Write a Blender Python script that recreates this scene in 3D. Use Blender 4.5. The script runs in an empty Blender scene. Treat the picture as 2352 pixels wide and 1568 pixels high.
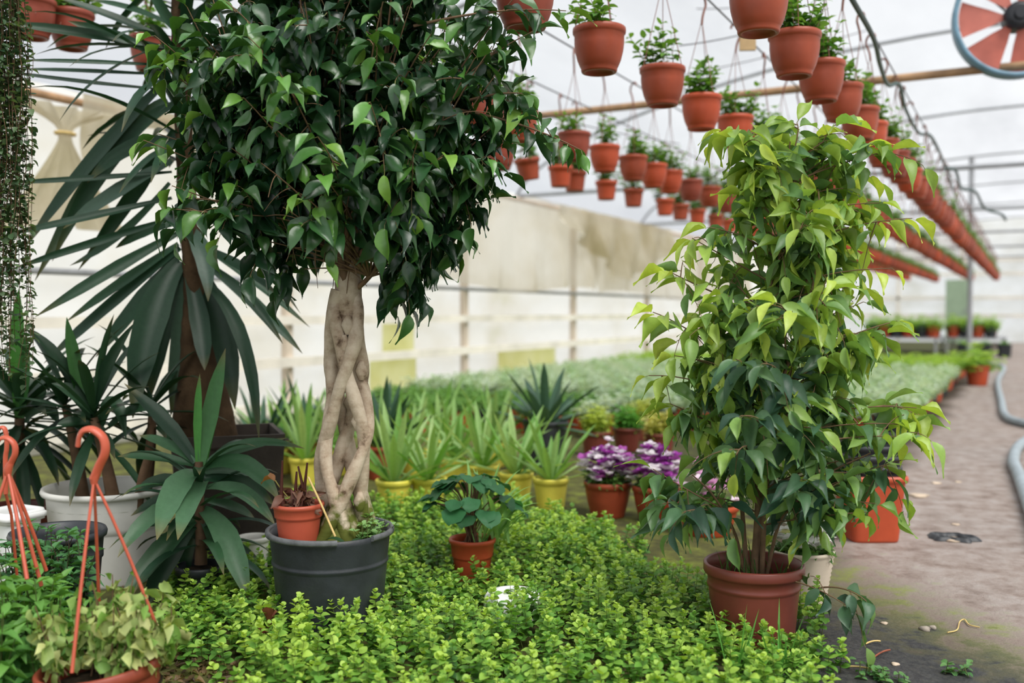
import bpy, math
import numpy as np
from mathutils import Vector

S = bpy.context.scene
COL = S.collection
# ------------------------------------------------------------------ camera, sky, sun, exposure
F = 2287.0
TH = math.atan((2360 - 1176) / F)
PH = math.atan(66 / F)
CAM = np.array([0.0, 0.0, 1.0])
FW = np.array([-math.sin(TH) * math.cos(PH), math.cos(TH) * math.cos(PH), -math.sin(PH)])
RT = np.array([math.cos(TH), math.sin(TH), 0.0])
UP = np.cross(RT, FW)
cd = bpy.data.cameras.new('camera')
cd.sensor_width = 36.0
cd.lens = 36.0 * F / 2352
cd.clip_start = 0.05
cd.clip_end = 200
cd.dof.use_dof = True
cd.dof.focus_distance = 3.02
cd.dof.aperture_fstop = 1.7
cam = bpy.data.objects.new('camera', cd)
COL.objects.link(cam)
cam.location = CAM
cam.rotation_euler = (math.pi / 2 - PH, 0, TH)
S.camera = cam

W = bpy.data.worlds.new('overcast')
S.world = W
W.use_nodes = True
bgn = W.node_tree.nodes['Background']
bgn.inputs[0].default_value = (0.93, 0.965, 1.0, 1)
bgn.inputs[1].default_value = 1.0
sd = bpy.data.lights.new('sun', 'SUN')
sd.energy = 7.5
sd.angle = math.radians(40)
sd.color = (1.0, 0.96, 0.88)
sun = bpy.data.objects.new('sun', sd)
COL.objects.link(sun)
sun.rotation_euler = Vector((-.48, .22, -.82)).to_track_quat('-Z', 'Y').to_euler()

vs = S.view_settings
vs.view_transform = 'Standard'
vs.look = 'None'
vs.gamma = 1.0
vs.use_curve_mapping = False
vs.exposure = 0.42
try:
    S.cycles.max_bounces = 12
    S.cycles.transparent_max_bounces = 16
    S.cycles.sample_clamp_indirect = 6.0
except Exception:
    pass


# ------------------------------------------------------------------ pixel helpers (2352 x 1568 frame)
def ray(x, y):
    return FW + RT * ((x - 1176) / F) + UP * ((784 - y) / F)


def P(x, y, d):
    return CAM + ray(x, y) * d


def G(x, y, z=0.0):
    r = ray(x, y)
    return CAM + r * ((z - CAM[2]) / r[2])


def WX(x, y, X):
    r = ray(x, y)
    return CAM + r * (X / r[0])


def nrm(v):
    v = np.asarray(v, float)
    return v / (np.linalg.norm(v, axis=-1, keepdims=True) + 1e-9)


def proj(p):
    q = np.asarray(p) - CAM
    d = q @ FW
    return np.stack([1176 + F * (q @ RT) / d, 784 - F * (q @ UP) / d, d], -1)


# ------------------------------------------------------------------ mesh builder
class MB:
    def __init__(self):
        self.v, self.q, self.t, self.c, self.n = [], [], [], [], 0
        self.qm, self.tm = [], []

    def add(self, V, Fc, mat=0, col=(1, 1, 1)):
        V = np.asarray(V, np.float32).reshape(-1, 3)
        Fc = np.asarray(Fc, np.int64)
        c = np.asarray(col, np.float32)
        if c.ndim == 1:
            c = np.broadcast_to(c, (len(V), 3))
        self.v.append(V)
        self.c.append(c)
        if Fc.shape[1] == 4:
            self.q.append(Fc + self.n)
            self.qm.append(np.full(len(Fc), mat, np.int32))
        else:
            self.t.append(Fc + self.n)
            self.tm.append(np.full(len(Fc), mat, np.int32))
        self.n += len(V)
        return self

    def mesh(self, name, mats, smooth=True):
        V = np.concatenate(self.v)
        C = np.concatenate(self.c)
        Q = np.concatenate(self.q) if self.q else np.zeros((0, 4), np.int64)
        T = np.concatenate(self.t) if self.t else np.zeros((0, 3), np.int64)
        me = bpy.data.meshes.new(name)
        me.vertices.add(len(V))
        me.vertices.foreach_set('co', V.ravel())
        nl = Q.size + T.size
        me.loops.add(nl)
        me.loops.foreach_set('vertex_index', np.concatenate([Q.ravel(), T.ravel()]).astype(np.int32))
        nq, nt = len(Q), len(T)
        me.polygons.add(nq + nt)
        st = np.concatenate([np.arange(nq) * 4, nq * 4 + np.arange(nt) * 3]).astype(np.int32)
        me.polygons.foreach_set('loop_start', st)
        try:
            me.polygons.foreach_set('loop_total', np.concatenate([np.full(nq, 4), np.full(nt, 3)]).astype(np.int32))
        except Exception:
            pass
        mi = np.concatenate([np.concatenate(self.qm) if self.qm else np.zeros(0, np.int32),
                             np.concatenate(self.tm) if self.tm else np.zeros(0, np.int32)])
        me.polygons.foreach_set('material_index', mi.astype(np.int32))
        me.polygons.foreach_set('use_smooth', np.full(nq + nt, smooth, bool))
        me.update(calc_edges=True)
        a = me.color_attributes.new('Col', 'FLOAT_COLOR', 'POINT')
        a.data.foreach_set('color', np.concatenate([C, np.ones((len(C), 1), np.float32)], 1).ravel())
        for m in (mats if isinstance(mats, (list, tuple)) else [mats]):
            me.materials.append(m)
        me.validate()
        return me


def link(name, me, parent=None):
    o = bpy.data.objects.new(name, me)
    COL.objects.link(o)
    if parent is not None:
        o.parent = parent
    return o


def obj(name, mb, mats, parent=None, smooth=True):
    return link(name, mb.mesh(name, mats, smooth), parent)


def tag(o, label, cat, group=None):
    o['label'] = label
    o['category'] = cat
    if group:
        o['group'] = group
    return o


def thing(name, loc, label, cat, group=None, rz=0.0):
    o = link(name, None)
    o.location = tuple(float(v) for v in loc)
    o.rotation_euler = (0, 0, rz)
    return tag(o, label, cat, group)


def struct(name, mb, mats, smooth=True):
    o = obj(name, mb, mats, None, smooth)
    o['kind'] = 'structure'
    return o


def kids(o):
    return list(o.children)


def copy_tree(o, parent=None):
    c = o.copy()
    COL.objects.link(c)
    if parent is not None:
        c.parent = parent
    for ch in kids(o):
        copy_tree(ch, c)
    return c


def partlabel(o, t):
    o['label'] = t
    return o


# ---- shapes
def lathe(mb, prof, n=40, mat=0, col=(1, 1, 1), off=(0, 0, 0), sq=0.0, sx=1.0, sy=1.0, wob=None):
    """profile [(r, z)] swept round z; sq > 0 squares the outline."""
    pp = [prof[0]]
    for (r0, z0), (r1, z1) in zip(prof[:-1], prof[1:]):    # support rings keep long straight walls evenly shaded
        ln_ = math.hypot(r1 - r0, z1 - z0)
        if ln_ > .05 and r0 > .01 and r1 > .01:
            for f in (.005 / ln_, 1 - .005 / ln_):
                pp.append((r0 + (r1 - r0) * f, z0 + (z1 - z0) * f))
        pp.append((r1, z1))
    prof = pp
    a = np.linspace(0, 2 * math.pi, n, endpoint=False)
    ca, sa = np.cos(a), np.sin(a)
    k = 1.0
    if sq > 0:
        p = 2 + sq * 6
        k = (np.abs(ca) ** p + np.abs(sa) ** p) ** (-1 / p)
    V = []
    for r, z in prof:
        rr = r * k
        if wob is not None:
            rr = rr * (1 + wob(a, z))
        V.append(np.stack([rr * ca * sx, rr * sa * sy, np.full(n, z)], 1))
    V = np.concatenate(V) + np.asarray(off)
    i = np.arange(n)
    j = (i + 1) % n
    Fc = [np.stack([i + r * n, j + r * n, j + (r + 1) * n, i + (r + 1) * n], 1) for r in range(len(prof) - 1)]
    mb.add(V, np.concatenate(Fc), mat, col)
    return mb


def tube(mb, pts, rad, n=8, mat=0, col=(1, 1, 1), flat=1.0, cap=True):
    pts = np.asarray(pts, float)
    m = len(pts)
    rad = np.broadcast_to(np.asarray(rad, float), (m,))
    t = np.gradient(pts, axis=0)
    t = nrm(t)
    ref = np.array([0, 0, 1.0]) if abs(t[0][2]) < 0.9 else np.array([1.0, 0, 0])
    u = nrm(np.cross(t[0], ref))
    U = [u]
    for k in range(1, m):
        u = U[-1] - t[k] * (U[-1] @ t[k])
        U.append(nrm(u))
    U = np.array(U)
    Vv = np.cross(t, U)
    a = np.linspace(0, 2 * math.pi, n, endpoint=False)
    R = pts[:, None] + rad[:, None, None] * (np.cos(a)[None, :, None] * U[:, None] + flat * np.sin(a)[None, :, None] * Vv[:, None])
    c = np.asarray(col, float)
    if c.ndim == 2:
        c = np.repeat(c, n, 0)
    base = R.reshape(-1, 3)
    i = np.arange(n)
    j = (i + 1) % n
    Fc = np.concatenate([np.stack([i + r * n, j + r * n, j + (r + 1) * n, i + (r + 1) * n], 1) for r in range(m - 1)])
    mb.add(base, Fc, mat, c)
    if cap:
        for e in (0, m - 1):
            ring = R[e]
            ctr = pts[e][None]
            f = np.stack([i, j, np.full(n, n)], 1) if e else np.stack([j, i, np.full(n, n)], 1)
            cc = c if c.ndim == 1 else c[0 if e == 0 else -1]
            mb.add(np.concatenate([ring, ctr]), f, mat, cc)
    return mb


def box(mb, lo, hi, mat=0, col=(1, 1, 1), bev=0.0):
    lo, hi = np.asarray(lo, float), np.asarray(hi, float)
    V = np.array([[x, y, z] for z in (lo[2], hi[2]) for y in (lo[1], hi[1]) for x in (lo[0], hi[0])])
    Fc = [[0, 2, 3, 1], [4, 5, 7, 6], [0, 1, 5, 4], [2, 6, 7, 3], [0, 4, 6, 2], [1, 3, 7, 5]]
    mb.add(V, Fc, mat, col)
    return mb


def bez(a, b, c, n=10):
    t = np.linspace(0, 1, n)[:, None]
    a, b, c = map(np.asarray, (a, b, c))
    return (1 - t) ** 2 * a + 2 * t * (1 - t) * b + t ** 2 * c


def spline(pts, n=8):
    pts = np.asarray(pts, float)
    p = np.concatenate([[2 * pts[0] - pts[1]], pts, [2 * pts[-1] - pts[-2]]])
    out = []
    for i in range(1, len(p) - 2):
        t = np.linspace(0, 1, n, endpoint=False)[:, None]
        a, b, c, d = p[i - 1], p[i], p[i + 1], p[i + 2]
        out.append(0.5 * (2 * b + (c - a) * t + (2 * a - 5 * b + 4 * c - d) * t ** 2 + (3 * b - a - 3 * c + d) * t ** 3))
    out.append(p[-2][None])
    return np.concatenate(out)


# ---- leaves
def leaf_tpl(prof, fold=0.25, droop=0.25, wave=0.0, cols=3, curl=0.0):
    """grid leaf: y 0..1 along, x across (unit width), z up. prof: [(t, halfwidth)]"""
    t = np.array([p[0] for p in prof])
    w = np.array([p[1] for p in prof])
    m = len(prof)
    xs = np.linspace(-1, 1, cols)
    V = np.zeros((m, cols, 3))
    V[:, :, 0] = w[:, None] * xs[None]
    V[:, :, 1] = t[:, None]
    V[:, :, 2] = -droop * t[:, None] ** 2 + fold * w[:, None] * np.abs(xs)[None] + wave * np.sin(t[:, None] * 9 + xs[None] * 2) * np.abs(xs)[None]
    if curl:
        V[:, :, 2] -= curl * (w[:, None] * xs[None]) ** 2 * 6
    i = np.arange(cols - 1)
    Fc = np.concatenate([np.stack([i + r * cols, i + 1 + r * cols, i + 1 + (r + 1) * cols, i + (r + 1) * cols], 1) for r in range(m - 1)])
    return V.reshape(-1, 3), Fc


FICUS = [(0, .02), (.05, .16), (.15, .34), (.3, .47), (.45, .5), (.6, .43), (.75, .27), (.87, .1), (.94, .05), (1.04, .012)]
T_FICUS = [leaf_tpl(FICUS, .32, .35, .03), leaf_tpl(FICUS, .45, .15, .05), leaf_tpl(FICUS, .2, .55, .03), leaf_tpl(FICUS, .6, .3, .06)]
ROUND = [(0, .06), (.12, .32), (.38, .5), (.68, .45), (.9, .24), (1, .06)]
T_ROUND = [leaf_tpl(ROUND, .25, .15), leaf_tpl(ROUND, .45, .3), leaf_tpl(ROUND, .1, -.1)]
MINT = [(0, .04), (.12, .28), (.32, .48), (.55, .44), (.8, .22), (1, .02)]
T_MINT = [leaf_tpl(MINT, .3, .3, .03), leaf_tpl(MINT, .15, .5, .04), leaf_tpl(MINT, .5, .2, .02)]
T_WILT = [leaf_tpl(MINT, .6, .6, .10), leaf_tpl(ROUND, .4, .7, .12), leaf_tpl(ROUND, .2, .8, .2, curl=.4)]
SLIM = [(0, .25), (.25, .5), (.6, .42), (.85, .2), (1, .02)]
T_SLIM = [leaf_tpl(SLIM, .3, .3), leaf_tpl(SLIM, .3, .0), leaf_tpl(SLIM, .5, .6)]
FAN = [(0, .12), (.1, .42), (.3, .56), (.55, .58), (.8, .44), (.95, .2), (1, .05)]
T_FAN = [leaf_tpl(FAN, .25, .2, .05, 5), leaf_tpl(FAN, .1, .35, .07, 5)]


def leaves(mb, rng, tpls, O, D, N, L, Wd, C, mat=0):
    """place one leaf per row: origin, direction, rough normal, length, width, colour"""
    O, D, N = np.asarray(O, float), nrm(D), np.asarray(N, float)
    n = len(O)
    if n == 0:
        return mb
    L = np.broadcast_to(L, (n,))
    Wd = np.broadcast_to(Wd, (n,))
    C = np.broadcast_to(np.asarray(C, float), (n, 3))
    X = nrm(np.cross(D, N))
    Z = np.cross(X, D)
    k = rng.integers(0, len(tpls), n)
    for i, (V, Fc) in enumerate(tpls):
        s = np.where(k == i)[0]
        if len(s) == 0:
            continue
        m = len(V)
        A = (O[s][:, None] + X[s][:, None] * (V[None, :, 0:1] * Wd[s][:, None, None])
             + D[s][:, None] * (V[None, :, 1:2] * L[s][:, None, None]) + Z[s][:, None] * (V[None, :, 2:3] * L[s][:, None, None]))
        Fa = (Fc[None] + (np.arange(len(s)) * m)[:, None, None]).reshape(-1, 4)
        mb.add(A.reshape(-1, 3), Fa, mat, np.repeat(C[s], m, 0))
    return mb


def blade(mb, pts, width, nvec, col, mat=0, fold=0.3, tipcol=None, wprof=None):
    """strap leaf along a path; width in metres, nvec rough normal"""
    pts = np.asarray(pts, float)
    m = len(pts)
    t = nrm(np.gradient(pts, axis=0))
    N = np.broadcast_to(np.asarray(nvec, float), (m, 3))
    X = nrm(np.cross(t, N))
    Z = np.cross(X, t)
    s = np.linspace(0, 1, m)
    if wprof is None:
        w = np.interp(s, [0, .12, .45, .75, .93, 1], [.42, .6, 1, .82, .3, .02]) * width * .5
    else:
        w = np.interp(s, wprof[0], wprof[1]) * width * .5
    cols = np.array([-1, -.5, 0, .5, 1])
    V = pts[:, None] + X[:, None] * (w[:, None] * cols[None])[:, :, None] + Z[:, None] * (fold * w[:, None] * np.abs(cols)[None])[:, :, None]
    i = np.arange(4)
    Fc = np.concatenate([np.stack([i + r * 5, i + 1 + r * 5, i + 1 + (r + 1) * 5, i + (r + 1) * 5], 1) for r in range(m - 1)])
    c = np.asarray(col, float)
    cc = np.broadcast_to(c, (m, 3)).copy()
    if tipcol is not None:
        k = np.clip((s - .85) / .15, 0, 1)[:, None]
        cc = cc * (1 - k) + np.asarray(tipcol) * k
    mb.add(V.reshape(-1, 3), Fc, mat, np.repeat(cc, 5, 0))


def arc_blade(mb, rng, base, az, el, L, wd, col, sag=0.6, mat=0, fold=.3, tipcol=None, n=10):
    d = np.array([math.cos(az) * math.cos(el), math.sin(az) * math.cos(el), math.sin(el)])
    p = np.array(base, float)
    pts = [p.copy()]
    st = L / (n - 1)
    for k in range(n - 1):
        p = p + d * st
        pts.append(p.copy())
        d = nrm(d + np.array([0, 0, -sag / (n - 1) * (k + 1) * 2 / n]))
    side = np.array([-math.sin(az), math.cos(az), 0])
    t0 = nrm(pts[1] - pts[0])
    blade(mb, pts, wd, np.cross(side, t0) * -1 if np.cross(side, t0)[2] < 0 else np.cross(side, t0), col, mat, fold, tipcol)


# ------------------------------------------------------------------ materials
def mat(name):
    m = bpy.data.materials.new(name)
    m.use_nodes = True
    nt = m.node_tree
    return m, nt.nodes, nt.links, nt.nodes['Principled BSDF'], nt.nodes['Material Output']


def noise(ns, ln, scale, detail=4, vec=None, rough=.55):
    n = ns.new('ShaderNodeTexNoise')
    n.inputs['Scale'].default_value = scale
    n.inputs['Detail'].default_value = detail
    n.inputs['Roughness'].default_value = rough
    if vec is not None:
        ln.new(vec, n.inputs['Vector'])
    return n


def ramp(ns, ln, fac, stops):
    r = ns.new('ShaderNodeValToRGB')
    e = r.color_ramp.elements
    while len(e) < len(stops):
        e.new(.5)
    for k, (p, c) in enumerate(stops):
        e[k].position = p
        e[k].color = tuple(c) + (1,) if len(c) == 3 else c
    ln.new(fac, r.inputs[0])
    return r


def bump(ns, ln, b, h, strength, dist=.01):
    n = ns.new('ShaderNodeBump')
    n.inputs['Strength'].default_value = strength
    n.inputs['Distance'].default_value = dist
    ln.new(h, n.inputs['Height'])
    ln.new(n.outputs[0], b.inputs['Normal'])


def plain(name, c, rough=.5, spec=.4, var=.25, scale=14, metal=0.0, bmp=0.1):
    m, ns, ln, b, o = mat(name)
    tc = ns.new('ShaderNodeTexCoord')
    n = noise(ns, ln, scale, 5, tc.outputs['Object'])
    c = np.array(c)
    r = ramp(ns, ln, n.outputs['Fac'], [(.25, np.clip(c * (1 - var), 0, 1)), (.75, np.clip(c * (1 + var), 0, 1))])
    ln.new(r.outputs[0], b.inputs['Base Color'])
    b.inputs['Roughness'].default_value = rough
    b.inputs['Specular IOR Level'].default_value = spec
    b.inputs['Metallic'].default_value = metal
    if bmp:
        n2 = noise(ns, ln, scale * 6, 3, tc.outputs['Object'])
        bump(ns, ln, b, n2.outputs['Fac'], bmp, .004)
    return m


def leafmat(name, rough=.4, spec=.5, trans=.3, tint=(1.25, 1.2, .55), bmp=.15):
    m, ns, ln, b, o = mat(name)
    a = ns.new('ShaderNodeAttribute')
    a.attribute_name = 'Col'
    tc = ns.new('ShaderNodeTexCoord')
    n = noise(ns, ln, 60, 3, tc.outputs['Object'])
    mr = ns.new('ShaderNodeMapRange')
    mr.inputs['To Min'].default_value = .78
    mr.inputs['To Max'].default_value = 1.2
    ln.new(n.outputs['Fac'], mr.inputs['Value'])
    mx = ns.new('ShaderNodeVectorMath')
    mx.operation = 'SCALE'
    ln.new(a.outputs['Color'], mx.inputs[0])
    ln.new(mr.outputs[0], mx.inputs['Scale'])
    ln.new(mx.outputs[0], b.inputs['Base Color'])
    b.inputs['Roughness'].default_value = rough
    b.inputs['Specular IOR Level'].default_value = spec
    tr = ns.new('ShaderNodeBsdfTranslucent')
    mt = ns.new('ShaderNodeVectorMath')
    mt.operation = 'MULTIPLY'
    mt.inputs[1].default_value = tint
    ln.new(mx.outputs[0], mt.inputs[0])
    ln.new(mt.outputs[0], tr.inputs['Color'])
    ms = ns.new('ShaderNodeMixShader')
    ms.inputs[0].default_value = trans
    ln.new(b.outputs[0], ms.inputs[1])
    ln.new(tr.outputs[0], ms.inputs[2])
    ln.new(ms.outputs[0], o.inputs['Surface'])
    if bmp:
        bump(ns, ln, b, n.outputs['Fac'], bmp, .003)
    return m


def filmmat(name, clean, dirt, dirt2, clear=.42, lo=.45, hi=.75, sc=(.35, .35, .9), milk=.5):
    """plastic greenhouse film: lets light straight through in part, glows with the rest"""
    m, ns, ln, b, o = mat(name)
    ns.remove(b)
    tc = ns.new('ShaderNodeTexCoord')
    mp = ns.new('ShaderNodeMapping')
    mp.inputs['Scale'].default_value = sc
    ln.new(tc.outputs['Object'], mp.inputs['Vector'])
    n = noise(ns, ln, 1.4, 6, mp.outputs[0], .6)
    r = ramp(ns, ln, n.outputs['Fac'], [(lo, clean), ((lo + hi) / 2, dirt), (hi, dirt2)])
    mk = ns.new('ShaderNodeVectorMath')
    mk.operation = 'SCALE'
    mk.inputs['Scale'].default_value = milk
    ln.new(r.outputs[0], mk.inputs[0])
    tr = ns.new('ShaderNodeBsdfTranslucent')
    ln.new(mk.outputs[0], tr.inputs['Color'])
    df = ns.new('ShaderNodeBsdfDiffuse')
    ln.new(r.outputs[0], df.inputs['Color'])
    m1 = ns.new('ShaderNodeMixShader')
    m1.inputs[0].default_value = .3
    ln.new(tr.outputs[0], m1.inputs[1])
    ln.new(df.outputs[0], m1.inputs[2])
    tp = ns.new('ShaderNodeBsdfTransparent')
    ln.new(r.outputs[0], tp.inputs['Color'])
    m2 = ns.new('ShaderNodeMixShader')
    m2.inputs[0].default_value = clear
    ln.new(m1.outputs[0], m2.inputs[1])
    ln.new(tp.outputs[0], m2.inputs[2])
    ln.new(m2.outputs[0], o.inputs['Surface'])
    return m


M = {}
M['terracotta'] = plain('terracotta_plastic', (.30, .056, .024), .42, .35, .22, 9)
M['terracotta_bright'] = plain('bright_terracotta_plastic', (.42, .068, .026), .40, .35, .15, 9)
M['terracotta_dull'] = plain('dull_terracotta_plastic', (.25, .050, .028), .45, .35, .2, 9)
M['terracotta_brown'] = plain('brown_plastic', (.17, .040, .028), .38, .4, .2, 8)
M['orange_plastic'] = plain('orange_plastic', (.44, .085, .045), .38, .4, .12, 10)
M['black_plastic'] = plain('black_plastic', (.024, .028, .033), .46, .4, .35, 12, bmp=.2)
M['grey_rim'] = plain('scuffed_grey_plastic', (.10, .105, .11), .5, .35, .4, 30, bmp=.2)
M['dark_plastic'] = plain('dark_grey_plastic', (.030, .034, .04), .42, .4, .3, 12)
M['white_plastic'] = plain('white_plastic', (.62, .61, .57), .45, .4, .12, 6)
M['bright_white'] = plain('bright_white_plastic', (.80, .81, .80), .4, .4, .06, 6)
M['cream_plastic'] = plain('cream_plastic', (.62, .53, .43), .5, .35, .12, 8)
M['yellow_plastic'] = plain('yellow_plastic', (.80, .70, .10), .42, .4, .12, 8)
M['soil'] = plain('potting_soil', (.028, .02, .013), .9, .1, .7, 60, bmp=.8)
M['moss'] = plain('green_moss', (.10, .14, .02), .95, .05, .5, 40, bmp=.8)
M['planter_wood'] = plain('weathered_dark_wood', (.045, .036, .030), .75, .2, .4, 7, bmp=.4)
M['yucca_bark'] = plain('brown_fibrous_bark', (.055, .034, .018), .9, .1, .5, 14, bmp=.8)
M['stem'] = plain('brown_stem', (.12, .07, .04), .7, .2, .3, 30)
M['straw'] = plain('dry_straw', (.55, .40, .16), .6, .2, .2, 20)
M['wood'] = plain('raw_wood', (.46, .32, .17), .7, .2, .25, 8)
M['rust'] = plain('rusty_pipe', (.36, .22, .12), .6, .3, .4, 6)
M['grey_metal'] = plain('grey_metal', (.30, .31, .33), .45, .4, .2, 8)
M['dark_wire'] = plain('dark_wire', (.06, .06, .065), .5, .3, .3, 20)
M['hose_green'] = plain('dark_green_hose', (.035, .075, .07), .45, .4, .3, 12)
M['hose_grey'] = plain('blue_grey_hose', (.24, .29, .32), .45, .4, .2, 12)
M['white_rail'] = plain('whitewashed_rail', (.74, .70, .62), .6, .2, .18, 3)
M['hook_brown'] = plain('brown_red_plastic', (.20, .075, .05), .5, .3, .2, 12)
M['fan_blue'] = plain('blue_paint', (.15, .27, .36), .45, .4, .3, 12)
M['fan_red'] = plain('faded_red_paint', (.46, .12, .085), .5, .4, .25, 6)
M['fan_black'] = plain('black_motor', (.022, .024, .03), .45, .4, .3, 10)
M['stone'] = plain('grey_stone', (.30, .26, .22), .8, .2, .4, 20)
M['debris'] = plain('pale_debris', (.52, .42, .32), .8, .2, .3, 20)
M['dry_leaf'] = plain('dry_red_brown_leaf', (.22, .065, .035), .6, .3, .45, 30)
M['leaf_gloss'] = leafmat('glossy_ficus_leaf', .30, .55, .14)
M['leaf_ficus'] = leafmat('ficus_leaf', .38, .45, .38)
M['leaf_soft'] = leafmat('soft_leaf', .5, .35, .34)
M['leaf_blade'] = leafmat('strap_leaf', .42, .35, .15, (1.2, 1.3, .6))
M['petal'] = leafmat('petal', .6, .2, .35, (1, 1, 1), 0)


def bark():
    m, ns, ln, b, o = mat('pale_ficus_bark')
    tc = ns.new('ShaderNodeTexCoord')
    n = noise(ns, ln, 16, 6, tc.outputs['Object'], .65)
    r = ramp(ns, ln, n.outputs['Fac'], [(.30, (.10, .06, .035)), (.40, (.36, .27, .19)), (.55, (.50, .41, .31)), (.72, (.60, .51, .40))])
    mp = ns.new('ShaderNodeMapping')
    mp.inputs['Scale'].default_value = (6, 6, 55)
    ln.new(tc.outputs['Object'], mp.inputs['Vector'])
    n3 = noise(ns, ln, 1, 3, mp.outputs[0])
    sx = ns.new('ShaderNodeSeparateXYZ')
    ln.new(tc.outputs['Object'], sx.inputs[0])
    n2 = noise(ns, ln, 22, 4, tc.outputs['Object'])
    ad = ns.new('ShaderNodeMath')
    ad.operation = 'MULTIPLY_ADD'
    ad.inputs[1].default_value = -2.6
    ln.new(sx.outputs['Z'], ad.inputs[0])
    ln.new(n2.outputs['Fac'], ad.inputs[2])
    mk = ns.new('ShaderNodeMapRange')
    mk.inputs['From Min'].default_value = -.62
    mk.inputs['From Max'].default_value = -.42
    ln.new(ad.outputs[0], mk.inputs['Value'])
    mx = ns.new('ShaderNodeMixRGB')
    mx.inputs[2].default_value = (.10, .115, .02, 1)
    ln.new(mk.outputs[0], mx.inputs[0])
    ln.new(r.outputs[0], mx.inputs[1])
    ln.new(mx.outputs[0], b.inputs['Base Color'])
    b.inputs['Roughness'].default_value = .75
    b.inputs['Specular IOR Level'].default_value = .2
    bump(ns, ln, b, n3.outputs['Fac'], .35, .006)
    return m


M['bark'] = bark()
M['branch'] = plain('brown_ficus_branch', (.17, .105, .06), .7, .2, .35, 25, bmp=.3)


def groundmat():
    m, ns, ln, b, o = mat('muddy_ground')
    tc = ns.new('ShaderNodeTexCoord')
    ob = tc.outputs['Object']
    n1 = noise(ns, ln, 1.1, 6, ob, .6)
    n2 = noise(ns, ln, 9, 6, ob, .65)
    n3 = noise(ns, ln, 45, 4, ob, .7)
    mud = ramp(ns, ln, n2.outputs['Fac'], [(.25, (.11, .078, .062)), (.42, (.21, .165, .142)), (.55, (.27, .228, .205)), (.75, (.33, .30, .285))])
    soil = ramp(ns, ln, n3.outputs['Fac'], [(.3, (.012, .010, .008)), (.55, (.045, .032, .022)), (.8, (.12, .09, .055))])
    mossc = ramp(ns, ln, n2.outputs['Fac'], [(.3, (.035, .035, .016)), (.5, (.085, .085, .024)), (.68, (.16, .19, .03))])
    dark = ramp(ns, ln, n3.outputs['Fac'], [(.35, (.018, .019, .022)), (.7, (.055, .055, .05))])
    sx = ns.new('ShaderNodeSeparateXYZ')
    ln.new(ob, sx.inputs[0])

    def lin(a, bb, c, extra, k):
        """a*x + b*y + c + k*(noise-.5)"""
        q = ns.new('ShaderNodeVectorMath')
        q.operation = 'DOT_PRODUCT'
        ln.new(ob, q.inputs[0])
        q.inputs[1].default_value = (a, bb, 0)
        s1 = ns.new('ShaderNodeMath')
        s1.operation = 'MULTIPLY_ADD'
        ln.new(extra, s1.inputs[0])
        s1.inputs[1].default_value = k
        ln.new(q.outputs['Value'], s1.inputs[2])
        s2 = ns.new('ShaderNodeMath')
        s2.operation = 'ADD'
        s2.use_clamp = True
        ln.new(s1.outputs[0], s2.inputs[0])
        s2.inputs[1].default_value = c - k * .5
        return s2.outputs[0]

    def mix(f, c1, c2):
        x = ns.new('ShaderNodeMixRGB')
        ln.new(f, x.inputs[0])
        ln.new(c1, x.inputs[1])
        ln.new(c2, x.inputs[2])
        return x.outputs[0]

    # path lies at x > about -0.75; moss fringe near the plants; dark wet earth in the near corner
    path = lin(5, 0, 4.2, n1.outputs['Fac'], 2.5)
    c = mix(path, soil.outputs[0], mud.outputs[0])
    mossf = lin(-2.3, -1.94, 6.9, n2.outputs['Fac'], 3.5)
    mm = ns.new('ShaderNodeMath')
    mm.operation = 'MULTIPLY'
    ln.new(mossf, mm.inputs[0])
    mm.inputs[1].default_value = .9
    mo2 = lin(-3, 0, -2.6, n2.outputs['Fac'], 3.0)
    mdk = ramp(ns, ln, n2.outputs['Fac'], [(.3, (.022, .022, .012)), (.5, (.052, .054, .02)), (.7, (.09, .11, .025))])
    c = mix(mo2, c, mdk.outputs[0])
    c = mix(mm.outputs[0], c, mossc.outputs[0])
    dk = lin(-2.56, -3.08, 9.9, n2.outputs['Fac'], 4.5)
    dp = ns.new('ShaderNodeMath')
    dp.operation = 'MULTIPLY'
    ln.new(dk, dp.inputs[0])
    ln.new(path, dp.inputs[1])
    c = mix(dp.outputs[0], c, dark.outputs[0])
    ln.new(c, b.inputs['Base Color'])
    rr = ns.new('ShaderNodeMapRange')
    rr.inputs['From Min'].default_value = .35
    rr.inputs['From Max'].default_value = .65
    rr.inputs['To Min'].default_value = .42
    rr.inputs['To Max'].default_value = .85
    ln.new(n1.outputs['Fac'], rr.inputs['Value'])
    wet = ns.new('ShaderNodeMath')
    wet.operation = 'SUBTRACT'
    wet.inputs[0].default_value = 1.35
    ln.new(path, wet.inputs[1])
    rg = ns.new('ShaderNodeMath')
    rg.operation = 'MAXIMUM'
    ln.new(rr.outputs[0], rg.inputs[0])
    ln.new(wet.outputs[0], rg.inputs[1])
    ln.new(rg.outputs[0], b.inputs['Roughness'])
    b.inputs['Specular IOR Level'].default_value = .25
    ad = ns.new('ShaderNodeMath')
    ad.operation = 'MULTIPLY_ADD'
    ln.new(n3.outputs['Fac'], ad.inputs[0])
    ad.inputs[1].default_value = .35
    ln.new(n2.outputs['Fac'], ad.inputs[2])
    bump(ns, ln, b, ad.outputs[0], .5, .03)
    return m


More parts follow.
